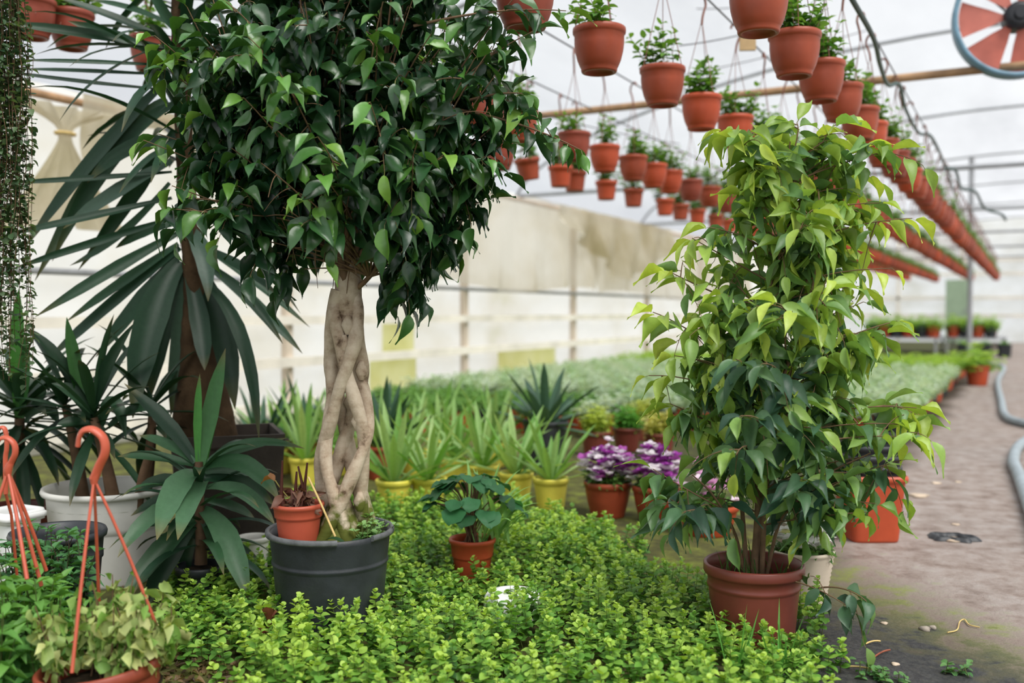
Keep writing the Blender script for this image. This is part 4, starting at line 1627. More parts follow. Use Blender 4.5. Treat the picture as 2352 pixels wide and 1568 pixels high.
# dry curled leaf and bits on the bare soil
rng = np.random.default_rng(2)
mb = MB()
g = G(632, 1462, .05)
leaves(mb, rng, [leaf_tpl(MINT, .7, -.6, .15, 5)], [g + [-.03, 0, 0.02]], [[.7, .1, .5]], [[-.2, -1, .6]], .085, .075, (1, 1, 1))
leaves(mb, rng, [leaf_tpl(MINT, .9, -.4, .1, 5)], [g + [-.03, 0, 0.0]], [[.2, -.2, .2]], [[-.2, -1, .6]], .07, .06, (1, 1, 1))
tag(obj('dry_leaf', mb, M['dry_leaf']), 'curled red-brown dry leaf lying by the black pot', 'leaf')
mb = MB()
O = np.array([G(rng.uniform(370, 560), rng.uniform(1490, 1640), 0) for k in range(320)]) + [0, 0, .006]
D = rng.normal(0, 1, (320, 3)) * [1, 1, .25]
leaves(mb, rng, T_WILT + T_SLIM, O, D, rng.normal(0, .4, (320, 3)) + [0, 0, 1], rng.uniform(.012, .035, 320), rng.uniform(.006, .02, 320), mixcol((.05, .03, .018), (.26, .17, .08), rng.uniform(0, 1, 320)))
o = obj('leaf_litter', mb, M['leaf_soft'])
o['kind'] = 'stuff'
o['label'] = 'brown leaf litter on the bare soil beside the wilting basket'
o['category'] = 'leaf litter'


# ------------------------------------------------------------------ small plants among the ground cover
def geranium():
    rng = np.random.default_rng(41)
    base = P(1085, 1300, 3.7)
    base[2] = 0
    t = thing('potted_geranium', base, 'round-leaved geranium in a small terracotta pot amid the ground cover', 'potted plant')
    pot_obj(t, .086, .165, .062, 'terracotta_bright', rim=.008, rimh=.018, band=.6)
    soil_obj(t, .076, .14)
    st, lv = MB(), MB()
    for k in range(42):
        a = rng.uniform(0, 6.28)
        el = math.asin(rng.uniform(-.15, 1))
        tip = np.array([0, 0, .29]) + np.array([math.cos(a) * math.cos(el) * .135, math.sin(a) * math.cos(el) * .135, math.sin(el) * .11])
        c = bez([rng.normal(0, .012), rng.normal(0, .012), .14], [tip[0] * .3, tip[1] * .3, tip[2] - .02], tip, 7)
        tube(st, c, .0022, 5)
        leaves(lv, rng, T_FAN, [tip], [[math.cos(a), math.sin(a), rng.uniform(-.5, .1)]], [[math.cos(a) * .7, math.sin(a) * .7, 1]], (l := rng.uniform(.055, .085)), l * 1.0, np.array([.03, .12, .045]) * rng.uniform(.7, 1.6))
    obj('stems', st, M['stem'], t)
    obj('foliage', lv, M['leaf_soft'], t)
    mb = MB()
    for k in range(26):
        a = rng.uniform(0, 6.28)
        arc_blade(mb, rng, (rng.normal(0.03, .03), rng.normal(.05, .03), .14), a, rng.uniform(.7, 1.3), rng.uniform(.2, .34), .02, np.array([.22, .42, .12]) * rng.uniform(.8, 1.3), 1.0)
    partlabel(obj('pale_shoot', mb, M['leaf_soft'], t), 'pale lime strap leaves behind the round ones')


geranium()


def aloe_mesh(seed, n, L, wd, cols, up=(.25, 1.35), sag=.25, fold=.5):
    rng = np.random.default_rng(seed)
    mb = MB()
    for k in range(n):
        az = k * 2.4 + rng.normal(0, .2)
        el = np.interp(k / n, [0, 1], up) + rng.normal(0, .1)
        arc_blade(mb, rng, (math.cos(az) * .012, math.sin(az) * .012, 0), az, el, L * rng.uniform(.7, 1.1), wd, mixcol(cols[0], cols[1], rng.uniform(0, 1)), sag, 0, fold)
    return mb


ALOE = [aloe_mesh(50 + k, 20, .43, .038, [(.14, .34, .06), (.40, .56, .24)], (.35, 1.4), .15) for k in range(3)]
ALOE = [m.mesh('foliage', M['leaf_soft']) for m in ALOE]
mb = MB()
lathe(mb, pot_prof(.092, .155, .07, .012, .03), 40)
lathe(mb, [(.0005, .135), (.05, .133), (.082, .128)], 24, 1)
YPOT = mb.mesh('pot', [M['yellow_plastic'], M['soil']])
ALOES = [(1265, 1165, 'yellow pot of aloe at the path end of the aloe cluster'), (1185, 1150, 'yellow pot of aloe second from the path end of the cluster'),
         (1110, 1130, 'aloe right behind the round-leaved geranium'), (1045, 1115, 'aloe just past the geranium on the trunk side, back row'),
         (985, 1165, 'aloe in yellow pot between the geranium and the braided trunk'), (905, 1170, 'aloe in yellow pot closest to the braided trunk, front row'),
         (880, 1095, 'tall aloe directly behind the first aloe past the braided trunk'), (950, 1090, 'aloe in the back row between trunk and geranium'),
         (700, 1110, 'aloe seen just beside the braided trunk on the yucca side'), (645, 1085, 'aloe between the wooden planter and braided trunk'), (770, 1090, 'aloe seen through the gaps of the braided trunk'),
         (1135, 1070, 'aloe in the back row in front of the agave pot'), (1010, 1060, 'aloe at the very back of the aloe cluster')]
for k, (x, y, lab) in enumerate(ALOES):
    g = G(x, y, 0)
    t = thing('potted_aloe', g, lab, 'aloe', rz=k * 1.3)
    s = RNG.uniform(.9, 1.12)
    link('pot', YPOT, t)
    o = link('foliage', ALOE[k % 3], t)
    o.location = (0, 0, .13)
    o.scale = (s, s, s * (1.05 if y < 1120 else .95))


def agave(px, py, d, r, n, L, wd, m, label, seed, h=.26, cols=((.028, .075, .045), (.07, .14, .085)), up=(.05, 1.3)):
    base = P(px, py, d)
    base[2] = 0
    t = thing('potted_agave', base, label, 'agave')
    pot_obj(t, r, h, r * .78, m)
    soil_obj(t, r * .88, h * .86)
    mb = aloe_mesh(seed, n, L, wd, cols, up, .12, .45)
    o = obj('foliage', mb, M['leaf_blade'], t)
    o.location = (0, 0, h * .86)


agave(1252, 1085, 6.3, .145, 26, .42, .06, 'dark_plastic', 'large grey-green agave in a dark grey pot behind the yellow pots', 61, .32)
agave(880, 1060, 6.0, .11, 14, .5, .05, 'terracotta', 'dark upright agave behind the aloes just past the trunk', 62, .2, up=(.7, 1.45))
agave(700, 1040, 6.2, .11, 16, .45, .045, 'terracotta', 'spiky agave behind the braided trunk near the wall', 63, .2, up=(.4, 1.4))
agave(600, 1020, 6.0, .11, 16, .42, .04, 'terracotta', 'spiky agave behind the wooden planter', 64, .2, up=(.3, 1.4))


def flower_pot(x, y, r, h, m, label, petals, seed, leafcol=((.05, .14, .03), (.12, .26, .05)), n=70, ht=.12, spread=1.0, bowl=True):
    rng = np.random.default_rng(seed)
    g = G(x, y, 0)
    t = thing('potted_flowers', g, label, 'potted flowers')
    prof = [(0, 0), (r * .68, 0), (r * .7, .008), (r * .86, h * .45), (r * .94, h * .75), (r * .95, h - .03), (r, h - .028), (r * 1.01, h - .004), (r * .97, h), (r * .92, h - .006), (r * .85, h * .7)] if bowl else pot_prof(r, h, r * .75)
    mb = MB()
    lathe(mb, prof, 44)
    obj('pot', mb, M[m], t)
    soil_obj(t, r * .88, h * .86)
    lv = MB()
    for k in range(46):
        a = rng.uniform(0, 6.28)
        rr = r * .9 * math.sqrt(rng.uniform(0, 1))
        stem_plant(lv, rng, (rr * math.cos(a), rr * math.sin(a), h * .86), rng.uniform(.03, .08), 3, .04, .6, leafcol, T_MINT, .4, .1)
    obj('foliage', lv, M['leaf_soft'], t)
    fl = MB()
    for k in range(n):
        a = rng.uniform(0, 6.28)
        rr = r * 1.08 * spread * math.sqrt(rng.uniform(0, 1))
        c = np.array([rr * math.cos(a), rr * math.sin(a), h + ht * rng.uniform(.15, 1.0) * (1.05 - .45 * (rr / r) ** 2)])
        col = np.array(petals[rng.integers(0, len(petals))])
        m_ = 5
        az = rng.uniform(0, 6.28) + np.arange(m_) * 6.283 / m_
        D = np.stack([np.cos(az), np.sin(az), rng.uniform(.2, .9, m_)], 1)
        leaves(fl, rng, T_ROUND, np.repeat(c[None], m_, 0), D, np.array([[0, 0, 1.0]] * m_) + rng.normal(0, .2, (m_, 3)), .036, .032, col * rng.uniform(.8, 1.15))
    obj('blossoms', fl, M['petal'], t)
    return t


PUR = [(.38, .06, .38), (.48, .12, .46), (.28, .04, .30), (.80, .74, .80), (.86, .82, .84), (.82, .74, .80)]
flower_pot(1396, 1185, .118, .175, 'terracotta', 'terracotta bowl of purple and white flowers nearest the yellow pots', PUR, 71, n=105, ht=.19)
flower_pot(1508, 1196, .118, .175, 'terracotta', 'terracotta bowl of purple flowers next to the pale ficus leaves', PUR[:5], 72, n=105, ht=.2)
flower_pot(1625, 1225, .14, .14, 'terracotta_bright', 'wide orange bowl of pink flowers behind the pale ficus', [(.75, .42, .66), (.7, .32, .58), (.85, .7, .8)], 73, n=26, ht=.22)
t = flower_pot(1840, 1395, .105, .20, 'cream_plastic', 'ribbed cream pot of white flowers right behind the brown ficus pot', [(.85, .85, .83), (.80, .80, .76)], 74, n=26, ht=.16)
mb = MB()
lathe(mb, [(0, 0), (.074, 0)] + [(.076 + .029 * (k / 24) + (.0022 if k % 2 else -.0012), .006 + .182 * k / 24) for k in range(25)] + [(.109, .192), (.109, .2), (.103, .203), (.098, .19), (.09, .13)], 48)
for c in list(t.children):
    if c.name.startswith('pot'):
        c.data = mb.mesh('pot', M['cream_plastic'])

# orange square planter with nested black pots
g = G(1995, 1235, 0)
t = thing('square_planter', g, 'tall orange square planter standing on the path edge', 'planter', rz=.5)
mb = MB()
lathe(mb, [(0, 0), (.100, 0), (.104, .008), (.126, .265), (.131, .268), (.133, .285), (.129, .29), (.123, .286), (.118, .25), (.1, .05), (0, .04)], 64, sq=.8)
obj('body', mb, M['terracotta_bright'], t)
mb = MB()
lathe(mb, [(.1275, .262), (.1345, .266), (.1365, .278), (.134, .2915), (.129, .2925)], 64, sq=.8)
obj('rim', mb, M['terracotta_bright'], t)
NEST = ['lowest of the black pots nested above the orange square planter', 'second lowest of the black pots nested above the orange planter', 'second highest of the black pots nested above the orange planter', 'topmost of the black pots nested above the orange square planter']
mb = MB()
lathe(mb, [(0, 0), (.088, 0), (.091, .006), (.112, .178), (.119, .182), (.122, .19), (.121, .205), (.115, .206), (.108, .17), (.088, .012), (0, .012)], 56, sq=.25)
npm = mb.mesh('body', M['black_plastic'])
mb = MB()
lathe(mb, [(.119, .186), (.124, .188), (.124, .204), (.119, .207)], 56, sq=.25)
nrm_ = mb.mesh('rim', M['black_plastic'])
for k in range(4):
    t = thing('black_pot', g + np.array([0, 0, .125 + k * .045]), NEST[k], 'pot', 'black pots nested above the orange planter', rz=.5)
    link('body', npm, t)
    link('rim', nrm_, t)


# lime plants in brown pots behind the flowers
def bush_mesh(seed, n, r, h, leafL, ratio, cols, tpls, z0=0, lean=.35, pairs=4):
    rng = np.random.default_rng(seed)
    mb = MB()
    for k in range(n):
        a = rng.uniform(0, 6.28)
        rr = r * math.sqrt(rng.uniform(0, 1))
        stem_plant(mb, rng, (rr * .6 * math.cos(a), rr * .6 * math.sin(a), z0), h * rng.uniform(.6, 1.05) * (1 - .35 * (rr / r) ** 2), pairs, leafL, ratio, cols, tpls, lean, .05, cols[0], .0015)
    return mb


LIME = [((1368, 1045), .5, ((.25, .38, .04), (.52, .62, .12)), 'lime-yellow bushy plant behind the purple flowers, nearest the agave'), ((1440, 1035), .42, ((.06, .22, .03), (.13, .36, .05)), 'bright green bushy plant in a brown pot behind the purple flowers'),
        ((1515, 1050), .4, ((.32, .36, .05), (.62, .60, .2)), 'yellow variegated plant behind the purple flowers beside the pale ficus'), ((1475, 1010), .42, ((.3, .4, .05), (.55, .6, .15)), 'yellow-green plant at the back, second row behind the purple flowers')]
for k, ((x, y), hh, cols, lab) in enumerate(LIME):
    g = G(x, y, 0)
    t = thing('potted_bush', g, lab, 'potted plant')
    pot_obj(t, .105, .17, .08, 'terracotta_brown', n=32)
    soil_obj(t, .095, .15)
    obj('foliage', bush_mesh(80 + k, 60, .14, hh * .5, .05, .55, cols, T_MINT, .14, .3), M['leaf_soft'], t)

# ------------------------------------------------------------------ fields of small potted plants
SIL = [((.22, .36, .23), (.54, .66, .54)), ((.18, .35, .18), (.46, .62, .42)), ((.27, .39, .28), (.60, .70, .61))]
seed_f = [bush_mesh(90 + k, 46, .17, .22, .055, .55, SIL[k], T_MINT, 0, .5, 4).mesh('foliage', M['leaf_soft']) for k in range(3)]
seed_g = [bush_mesh(94 + k, 36, .16, .15, .05, .5, ((.09, .24, .06), (.20, .40, .11)), T_MINT, 0, .45, 3).mesh('foliage', M['leaf_soft']) for k in range(2)]
seed_l = [bush_mesh(97 + k, 40, .17, .27, .055, .4, ((.18, .40, .05), (.42, .60, .11)), T_MINT, 0, .4, 4).mesh('foliage', M['leaf_soft']) for k in range(2)]


def small_pot(m):
    mb = MB()
    lathe(mb, pot_prof(.095, .16, .07, .008, .02), 24)
    lathe(mb, [(.0005, .145), (.05, .143), (.085, .14)], 16, 1)
    return mb.mesh('pot', [M[m], M['soil']])


sp_t, sp_b = small_pot('terracotta_bright'), small_pot('black_plastic')
spots = []
rf = np.random.default_rng(4)
for iy, y in enumerate(np.arange(6.75, 17.0, .30)):
    for ix, x in enumerate(np.arange(-5.75, -.74, .30)):
        if y < 8.0 and x > -2.9:
            continue
        if y < 8.45 and x > -1.9 + (8.45 - y):
            continue
        if y < 6.9 + (x + 5.75) * .1:
            continue
        if x < -4.9 and y < 7.6:
            continue
        spots.append((x + rf.normal(0, .02), y + rf.normal(0, .02)))
spots = np.array(spots)
pw = proj(np.concatenate([spots, np.full((len(spots), 1), .2)], 1))
vis = (pw[:, 0] > 830) & (pw[:, 0] < 2352)
spots, pw = spots[vis], pw[vis]
order = np.argsort(pw[:, 2])
# those along the open front and path edges show largest
edge = np.array([(x > -.98) or (y < 8.3 and x > -3.2) or (y < 7.3) for x, y in spots])
rank = np.argsort(pw[:, 2] - 6 * edge)
NIND = 230
ind = set(rank[:NIND].tolist())
stuff_mb = {}


def field_kind(x, y):
    if y > 14.6:
        return 'l'
    if x < -3.2 and y < 8.6:
        return 'g'
    return 's'


def raw(me):
    v = np.empty(len(me.vertices) * 3, np.float32)
    me.vertices.foreach_get('co', v)
    v = v.reshape(-1, 3)
    nq = len(me.polygons)
    lt = np.empty(nq, np.int32)
    me.polygons.foreach_get('loop_total', lt)
    lv = np.empty(len(me.loops), np.int32)
    me.loops.foreach_get('vertex_index', lv)
    c = np.empty(len(me.vertices) * 4, np.float32)
    me.color_attributes['Col'].data.foreach_get('color', c)
    return v, lv.reshape(-1, 4), c.reshape(-1, 4)[:, :3]


FK = {'s': seed_f, 'g': seed_g, 'l': seed_l}
rest_f = MB()
rest_p = MB()
RAW = {}
LABF = {'s': ('small pot of silvery green leaves in the wide field behind the flowers', 'silvery potted plants in the wide field'),
        'g': ('small pot of fresh green leaves in the block below the wall rails', 'green potted plants below the wall rails'),
        'l': ('small pot of yellow-green leaves at the far end of the plant field', 'yellow-green potted plants at the far field end')}
for i in range(len(spots)):
    x, y = spots[i]
    k = field_kind(x, y)
    f = FK[k][i % len(FK[k])]
    if i in ind:
        lab, grp = LABF[k]
        if k == 's' and x > -.98:
            lab, grp = 'small pot of silvery green leaves in the row along the path edge', 'silvery potted plants along the path edge'
        t = thing('potted_seedling', (x, y, 0), lab, 'potted plant', grp, rz=float(rf.uniform(0, 6.28)))
        link('pot', sp_b if (i * 7) % 5 < 2 else sp_t, t)
        o = link('foliage', f, t)
        o.location = (0, 0, .14)
    else:
        if f.name not in RAW:
            RAW[f.name] = raw(f)
        v, q, c = RAW[f.name]
        a = rf.uniform(0, 6.28)
        R = np.array([[math.cos(a), -math.sin(a), 0], [math.sin(a), math.cos(a), 0], [0, 0, 1]])
        rest_f.add(v @ R.T + np.array([x, y, .14]), q, 0, c)
        lathe(rest_p, [(.07, 0), (.086, .14), (.095, .143), (.095, .16), (.084, .158), (.0005, .145)], 12, 1, off=(x, y, 0))
rest_f.v += rest_p.v
rest_f.c += rest_p.c
rest_f.q += [q + rest_f.n for q in rest_p.q]
rest_f.qm += rest_p.qm
o = obj('distant_seedlings', rest_f, [M['leaf_soft'], M['terracotta_bright']])
o['kind'] = 'stuff'
o['label'] = 'rest of the wide field of small potted plants towards the wall'
o['category'] = 'potted plants'
# one bright pot standing apart at the path corner
g = G(2245, 885, 0)
t = thing('potted_seedling', g, 'bright green bushy plant in a terracotta pot standing out onto the path', 'potted plant')
o = link('pot', sp_t, t)
o.scale = (1.7, 1.7, 1.7)
o = link('foliage', seed_l[0], t)
o.scale = (1.9, 1.9, 1.7)
o.location = (0, 0, .19)

# ------------------------------------------------------------------ far benches with pots
for bi, (x0, x1, y, lab) in enumerate(((-3.6, -1.9, 26.0, 'low grey bench of red and black pots beyond the plant field'), (-1.8, -.45, 26.5, 'low bench of green trays at the far end beside the path'))):
    t = thing('plant_bench', (0, 0, 0), lab, 'bench')
    mb = MB()
    box(mb, (x0, y, .36), (x1, y + 2.2, .40))
    obj('top', mb, M['grey_metal'], t, False)
    for px in (x0 + .06, x1 - .06):
        for py in (y + .06, y + 2.1):
            mb = MB()
            box(mb, (px - .03, py - .03, 0), (px + .03, py + .03, .36))
            obj('leg', mb, M['grey_metal'], t, False)
    rb_ = np.random.default_rng(100 + bi)
    for k, xx in enumerate(np.arange(x0 + .17, x1 - .1, .28)):
        for j, yy in enumerate((y + .18, y + .6)):
            tt = thing('bench_pot', (xx, yy, .40), 'red or black pot of green leaves standing on the %s far bench' % ('grey' if bi == 0 else 'path-side'), 'potted plant', 'pots on far bench %s' % ('one' if bi == 0 else 'two'))
            tt.scale = (1.7, 1.7, 1.7)
            o = link('pot', (sp_t if (k + j + bi) % 2 else sp_b), tt)
            o = link('foliage', seed_l[k % 2] if (k + j) % 2 else seed_g[k % 2], tt)
            o.location = (0, 0, .1)
for k in range(3):
    tt = thing('crate', (-1.25 + .4 * k, 24.4 + .2 * k, 0), 'dark crate of seedlings on the ground before the far benches', 'crate', 'dark crates before the far benches')
    mb = MB()
    lathe(mb, [(0, 0), (.13, 0), (.15, .28), (.155, .29), (.15, .3), (.14, .28)], 24, sq=1)
    obj('body', mb, M['black_plastic'], tt)
    o = link('foliage', seed_g[k % 2], tt)
    o.location = (0, 0, .25)

# ------------------------------------------------------------------ pole, green board, fan, hanging board
g = G(2226, 832, 0)
t = thing('support_pole', g, 'slim grey metal pole rising from the path edge through the pot rows', 'pole')
mb = MB()
tube(mb, [(0, 0, 0), (0, 0, 2.0), (0, 0, 4.1)], .05, 16)
obj('shaft', mb, M['grey_metal'], t)
mb = MB()
lathe(mb, [(.0005, .03), (.11, .03), (.12, .02), (.12, 0)], 24)
obj('foot', mb, M['grey_metal'], t)
t = thing('door_leaf', (-2.1, 36.3, 0), 'pale green narrow door in the far end wall behind the pole', 'door')
mb = MB()
box(mb, (-.35, 0, 0), (.35, .05, 2.1))
M['pale_green'] = plain('pale_green_paint', (.30, .40, .28), .5, .3, .15, 3)
obj('panel', mb, M['pale_green'], t, False)
mb = MB()
tube(mb, [(.26, -.05, 1.0), (.26, -.05, 1.14)], .02, 8)
obj('door_knob', mb, M['grey_metal'], t)


def fan():
    c = P(2338, 38, 6.45)
    t = thing('ventilation_fan', c, 'round ventilation fan with red blades, blue ring and black motor under the roof', 'fan')
    yaw = TH * .45
    fwd = np.array([math.sin(yaw) * 1, -math.cos(yaw), 0])
    u = np.array([math.cos(yaw), math.sin(yaw), 0])
    z = np.array([0, 0, 1.0])
    R = .375
    a = np.linspace(0, 2 * math.pi, 73)
    ringp = lambda r, off: np.stack([r * np.cos(a)[:, None] * u + r * np.sin(a)[:, None] * z + fwd * off], 0)[0]
    mb = MB()
    sec = [(R, .06), (R + .015, .06), (R + .015, -.08), (R, -.08)]
    V = np.stack([ringp(r, o_) for r, o_ in sec], 1)
    i = np.arange(4)
    j = (i + 1) % 4
    mb.add(V.reshape(-1, 3), np.concatenate([np.stack([i + q * 4, j + q * 4, j + (q + 1) * 4, i + (q + 1) * 4], 1) for q in range(72)]))
    tube(mb, ringp(R + .01, .06), .017, 8, cap=False)
    obj('ring', mb, M['fan_blue'], t)
    for k in range(7):
        mb = MB()
        ac = math.radians(128 + k * 360 / 7)
        V = []
        for r in np.linspace(.09, R - .02, 7):
            hw = np.interp(r, [.09, .16, R - .02], [.24, .33, .355])
            for q in np.linspace(-1, 1, 6):
                an = ac + hw * q
                V.append(r * math.cos(an) * u + r * math.sin(an) * z + fwd * (.025 * q * (r / R)))
        V = np.array(V)
        f = [[p + 6 * r, p + 1 + 6 * r, p + 7 + 6 * r, p + 6 + 6 * r] for r in range(6) for p in range(5)]
        mb.add(V, f)
        mb.add(V + fwd * -.004, [x[::-1] for x in f])
        obj('blade', mb, M['fan_red'], t)
    mb = MB()
    tube(mb, [fwd * -.1, fwd * .02, fwd * .06, fwd * .075], [.085, .09, .085, .06], 28)
    tube(mb, [fwd * .07, fwd * .1], .035, 16)
    obj('motor', mb, M['fan_black'], t)
    for k, (dx) in enumerate((-.2, .2)):
        mb = MB()
        tube(mb, [u * dx + z * .34, u * dx + z * .9], .008, 6)
        obj('hanger_rod', mb, M['grey_metal'], t)
    mb = MB()
    for q in range(4):
        an = math.radians(45 + 90 * q)
        tube(mb, [fwd * -.07, fwd * -.07 + R * (math.cos(an) * u + math.sin(an) * z)], .008, 6)
    obj('motor_bracket', mb, M['grey_metal'], t)


fan()
c = P(1717, 116, 5.6)
t = thing('hanging_board', c, 'raw wooden board hanging vertically between the pot rows', 'board', rz=.4)
mb = MB()
box(mb, (-.045, -.012, 0), (.045, .012, 1.45))
obj('plank', mb, M['wood'], t, False)
mb = MB()
tube(mb, [(0, 0, 1.44), (0, 0, 1.62)], .006, 6)
obj('hanging_wire', mb, M['dark_wire'], t)

# ------------------------------------------------------------------ hanging pots
HZ = 1.92        # pot base height
WZ = 2.585       # wire height
ROWX = {1: -.81, 2: -1.47, 3: -2.46, 4: -3.06}
ROWN = {1: 'the row nearest the fan', 2: 'the second row from the fan', 3: 'the third row from the fan', 4: 'the row closest to the side wall'}
for r, x in ROWX.items():
    mb = MB()
    ys = np.linspace(-2.5, 36.5, 60)
    tube(mb, np.stack([np.full(60, x), ys, np.full(60, WZ + .012) - .0 * ys], 1), .005, 6)
    tag(obj('row_wire', mb, M['dark_wire']), 'thin dark wire carrying ' + ROWN[r] + ' of hanging pots', 'wire')


def hang_pot_mesh(m, n=36):
    mb = MB()
    prof = [(0, .012), (.052, .012), (.055, 0), (.066, 0), (.069, .006), (.0695, .017), (.073, .021), (.083, .045), (.0915, .078), (.0955, .110), (.0955, .140), (.0975, .143), (.1015, .148), (.1025, .158), (.1015, .167), (.098, .170), (.094, .166), (.091, .14)]
    lathe(mb, prof, n)
    lathe(mb, [(.0005, .153), (.05, .151), (.091, .146)], 16, 1)
    return mb.mesh('pot', [M[m], M['soil']])


hp = [hang_pot_mesh(m) for m in ('terracotta', 'terracotta_bright', 'terracotta_dull')]


def hang_pot_slim(m, n=30):
    mb = MB()
    prof = [(0, .004), (.055, .004), (.057, 0), (.066, 0), (.068, .01), (.078, .09), (.081, .12), (.088, .123), (.091, .128), (.091, .15), (.088, .153), (.083, .15), (.08, .12)]
    lathe(mb, prof, n)
    lathe(mb, [(.0005, .14), (.05, .138), (.081, .133)], 16, 1)
    return mb.mesh('pot', [M[m], M['soil']])


hs = [hang_pot_slim(m) for m in ('terracotta_bright', 'terracotta')]


def hang_plant(seed, dense=1.0):
    rng = np.random.default_rng(seed)
    mb = MB()
    for k in range(int(17 * dense)):
        a = rng.uniform(0, 6.28)
        rr = .075 * math.sqrt(rng.uniform(0, 1))
        stem_plant(mb, rng, (rr * math.cos(a), rr * math.sin(a), .148), rng.uniform(.08, .23), rng.integers(4, 7), .05, .7, [(.05, .16, .03), (.17, .34, .06)], T_MINT + T_ROUND, .3, .0, (.22, .17, .08), .0016, .6)
    return mb.mesh('plant', M['leaf_soft'])


hpl = [hang_plant(200 + k, 1.0 if k < 3 else .6) for k in range(5)]


def hang_hanger():
    mb = MB()
    top = WZ - HZ
    for k in range(3):
        a = k * 2.0944 + .3
        e = np.array([.099 * math.cos(a), .099 * math.sin(a), .155])
        tube(mb, [e, e * .5 + np.array([0, 0, (top - .14) * .5 + .01]), np.array([.003 * math.cos(a), .003 * math.sin(a), top - .13])], .0018, 5)
    z = np.array([0, 0, 1.0])
    u = np.array([0.0, 0, 0]) + np.array([1.0, 0, 0])
    c = z * (top - .14)
    k = .8
    pts = np.array([c, c + z * .04 + u * .006, c + z * .075 + u * .018, c + z * .10 + u * .028, c + z * .13 + u * .022, c + z * .152 + u * .0, c + z * .148 - u * .02, c + z * .128 - u * .028])
    sp = spline(pts, 5)
    tube(mb, sp, .006, 7)
    return mb.mesh('hanger', M['hook_brown'])


hhm = hang_hanger()
ORD = ['first', 'second', 'third', 'fourth', 'fifth', 'sixth', 'seventh', 'eighth', 'ninth', 'tenth', 'eleventh', 'twelfth']
rh = np.random.default_rng(6)
NP = [0]


def add_hang(x, y, lab, grp, slim=False, z=HZ, pm=None, tilt=0, s=1.0):
    t = thing('hanging_pot', (x, y, z), lab, 'hanging pot', grp, rz=float(rh.uniform(0, 6.28)))
    i = NP[0]
    NP[0] += 1
    p = link('pot', (hs[i % 2] if slim else hp[pm if pm is not None else rh.choice([0, 0, 1, 2])]), t)
    q = link('plant', hpl[i % 5], t)
    if slim:
        q.location = (0, 0, -.012)
    if tilt:
        for w in (p, q):
            w.rotation_euler = (0, tilt, 0)
    h = link('hanger', hhm, t)
    h.scale = (s, s, (WZ - z) / (WZ - HZ))
    return t


def row_positions(front, start, step, end):
    ys = list(front)
    y = start
    while y < end:
        ys.append(y + rh.normal(0, .03))
        y += step
    return ys


fr = {1: [G(x, y, HZ) for x, y in ((1766, 75), (1842, 175), (1892, 233), (1942, 277), (1975, 322), (2003, 350))],
      2: [G(x, y, HZ) for x, y in ((1250, 60), (1395, 165), (1505, 245), (1593, 300), (1660, 340))],
      3: [G(x, y, HZ) for x, y in ((1210, 325), (1310, 370), (1383, 395), (1450, 415), (1507, 430), (1563, 442))],
      4: [G(x, y, HZ) for x, y in ((1200, 415), (1280, 430), (1345, 438), (1410, 458), (1450, 475), (1517, 495), (1560, 505))]}
more = {1: (6.65, .5, 32), 2: (6.15, .58, 32), 3: (7.95, .55, 33), 4: (10.15, .6, 31)}
for r in (1, 2, 3, 4):
    x = ROWX[r]
    ys = row_positions([g[1] for g in fr[r]], *more[r])
    nname = len(fr[r]) + (4 if r in (1, 2) else 2)
    for k, y in enumerate(ys):
        pxw = proj(np.array([x, y, HZ + .1]))
        if k < min(nname, 12):
            if r in (1, 2):
                lab = '%s hanging pot from the front in %s' % (ORD[k], ROWN[r])
            else:
                lab = '%s hanging pot past the dark ficus in %s' % (ORD[k], ROWN[r])
            grp = 'hanging pots in ' + ROWN[r]
        else:
            lab = 'blurred terracotta hanging pot in the distant end of ' + ROWN[r]
            grp = 'distant hanging pots in ' + ROWN[r]
        add_hang(x + rh.normal(0, .008), y, lab, grp, slim=(r == 4), tilt=(.18 if (r == 4 and k == 0) else 0))
# pots of rows three and four that show through and beside the big crown
for (r, y, lab) in ((3, 3.95, 'hanging pot glimpsed through the dark ficus crown near its top'), (3, 4.4, 'hanging pot glimpsed at the path-side edge of the dark ficus crown'), (4, 4.3, 'hanging pot glimpsed through the upper middle of the dark ficus'), (4, 5.7, 'low hanging pot glimpsed just inside the dark ficus edge')):
    add_hang(ROWX[r] + (0 if r == 3 else .02), y, lab, 'hanging pots behind the dark ficus', pm=2)
for (px, lab) in ((75, 'dark red hanging pot at the top corner next to the vine'), (165, 'dark red hanging pot at the top, second from the vine'), (345, 'hanging pot behind the uppermost yucca leaves')):
    q = WX(px, 99, -3.95)
    add_hang(q[0], q[1], lab, 'hanging pots above the yucca', pm=2, z=2.22)
mb = MB()
tube(mb, [(-3.95, -2.5, WZ + .012), (-3.95, 5, WZ + .012), (-3.95, 12.1, WZ + .012)], .005, 6)
tag(obj('row_wire', mb, M['dark_wire']), 'short dark wire carrying the hanging pots above the yucca', 'wire')

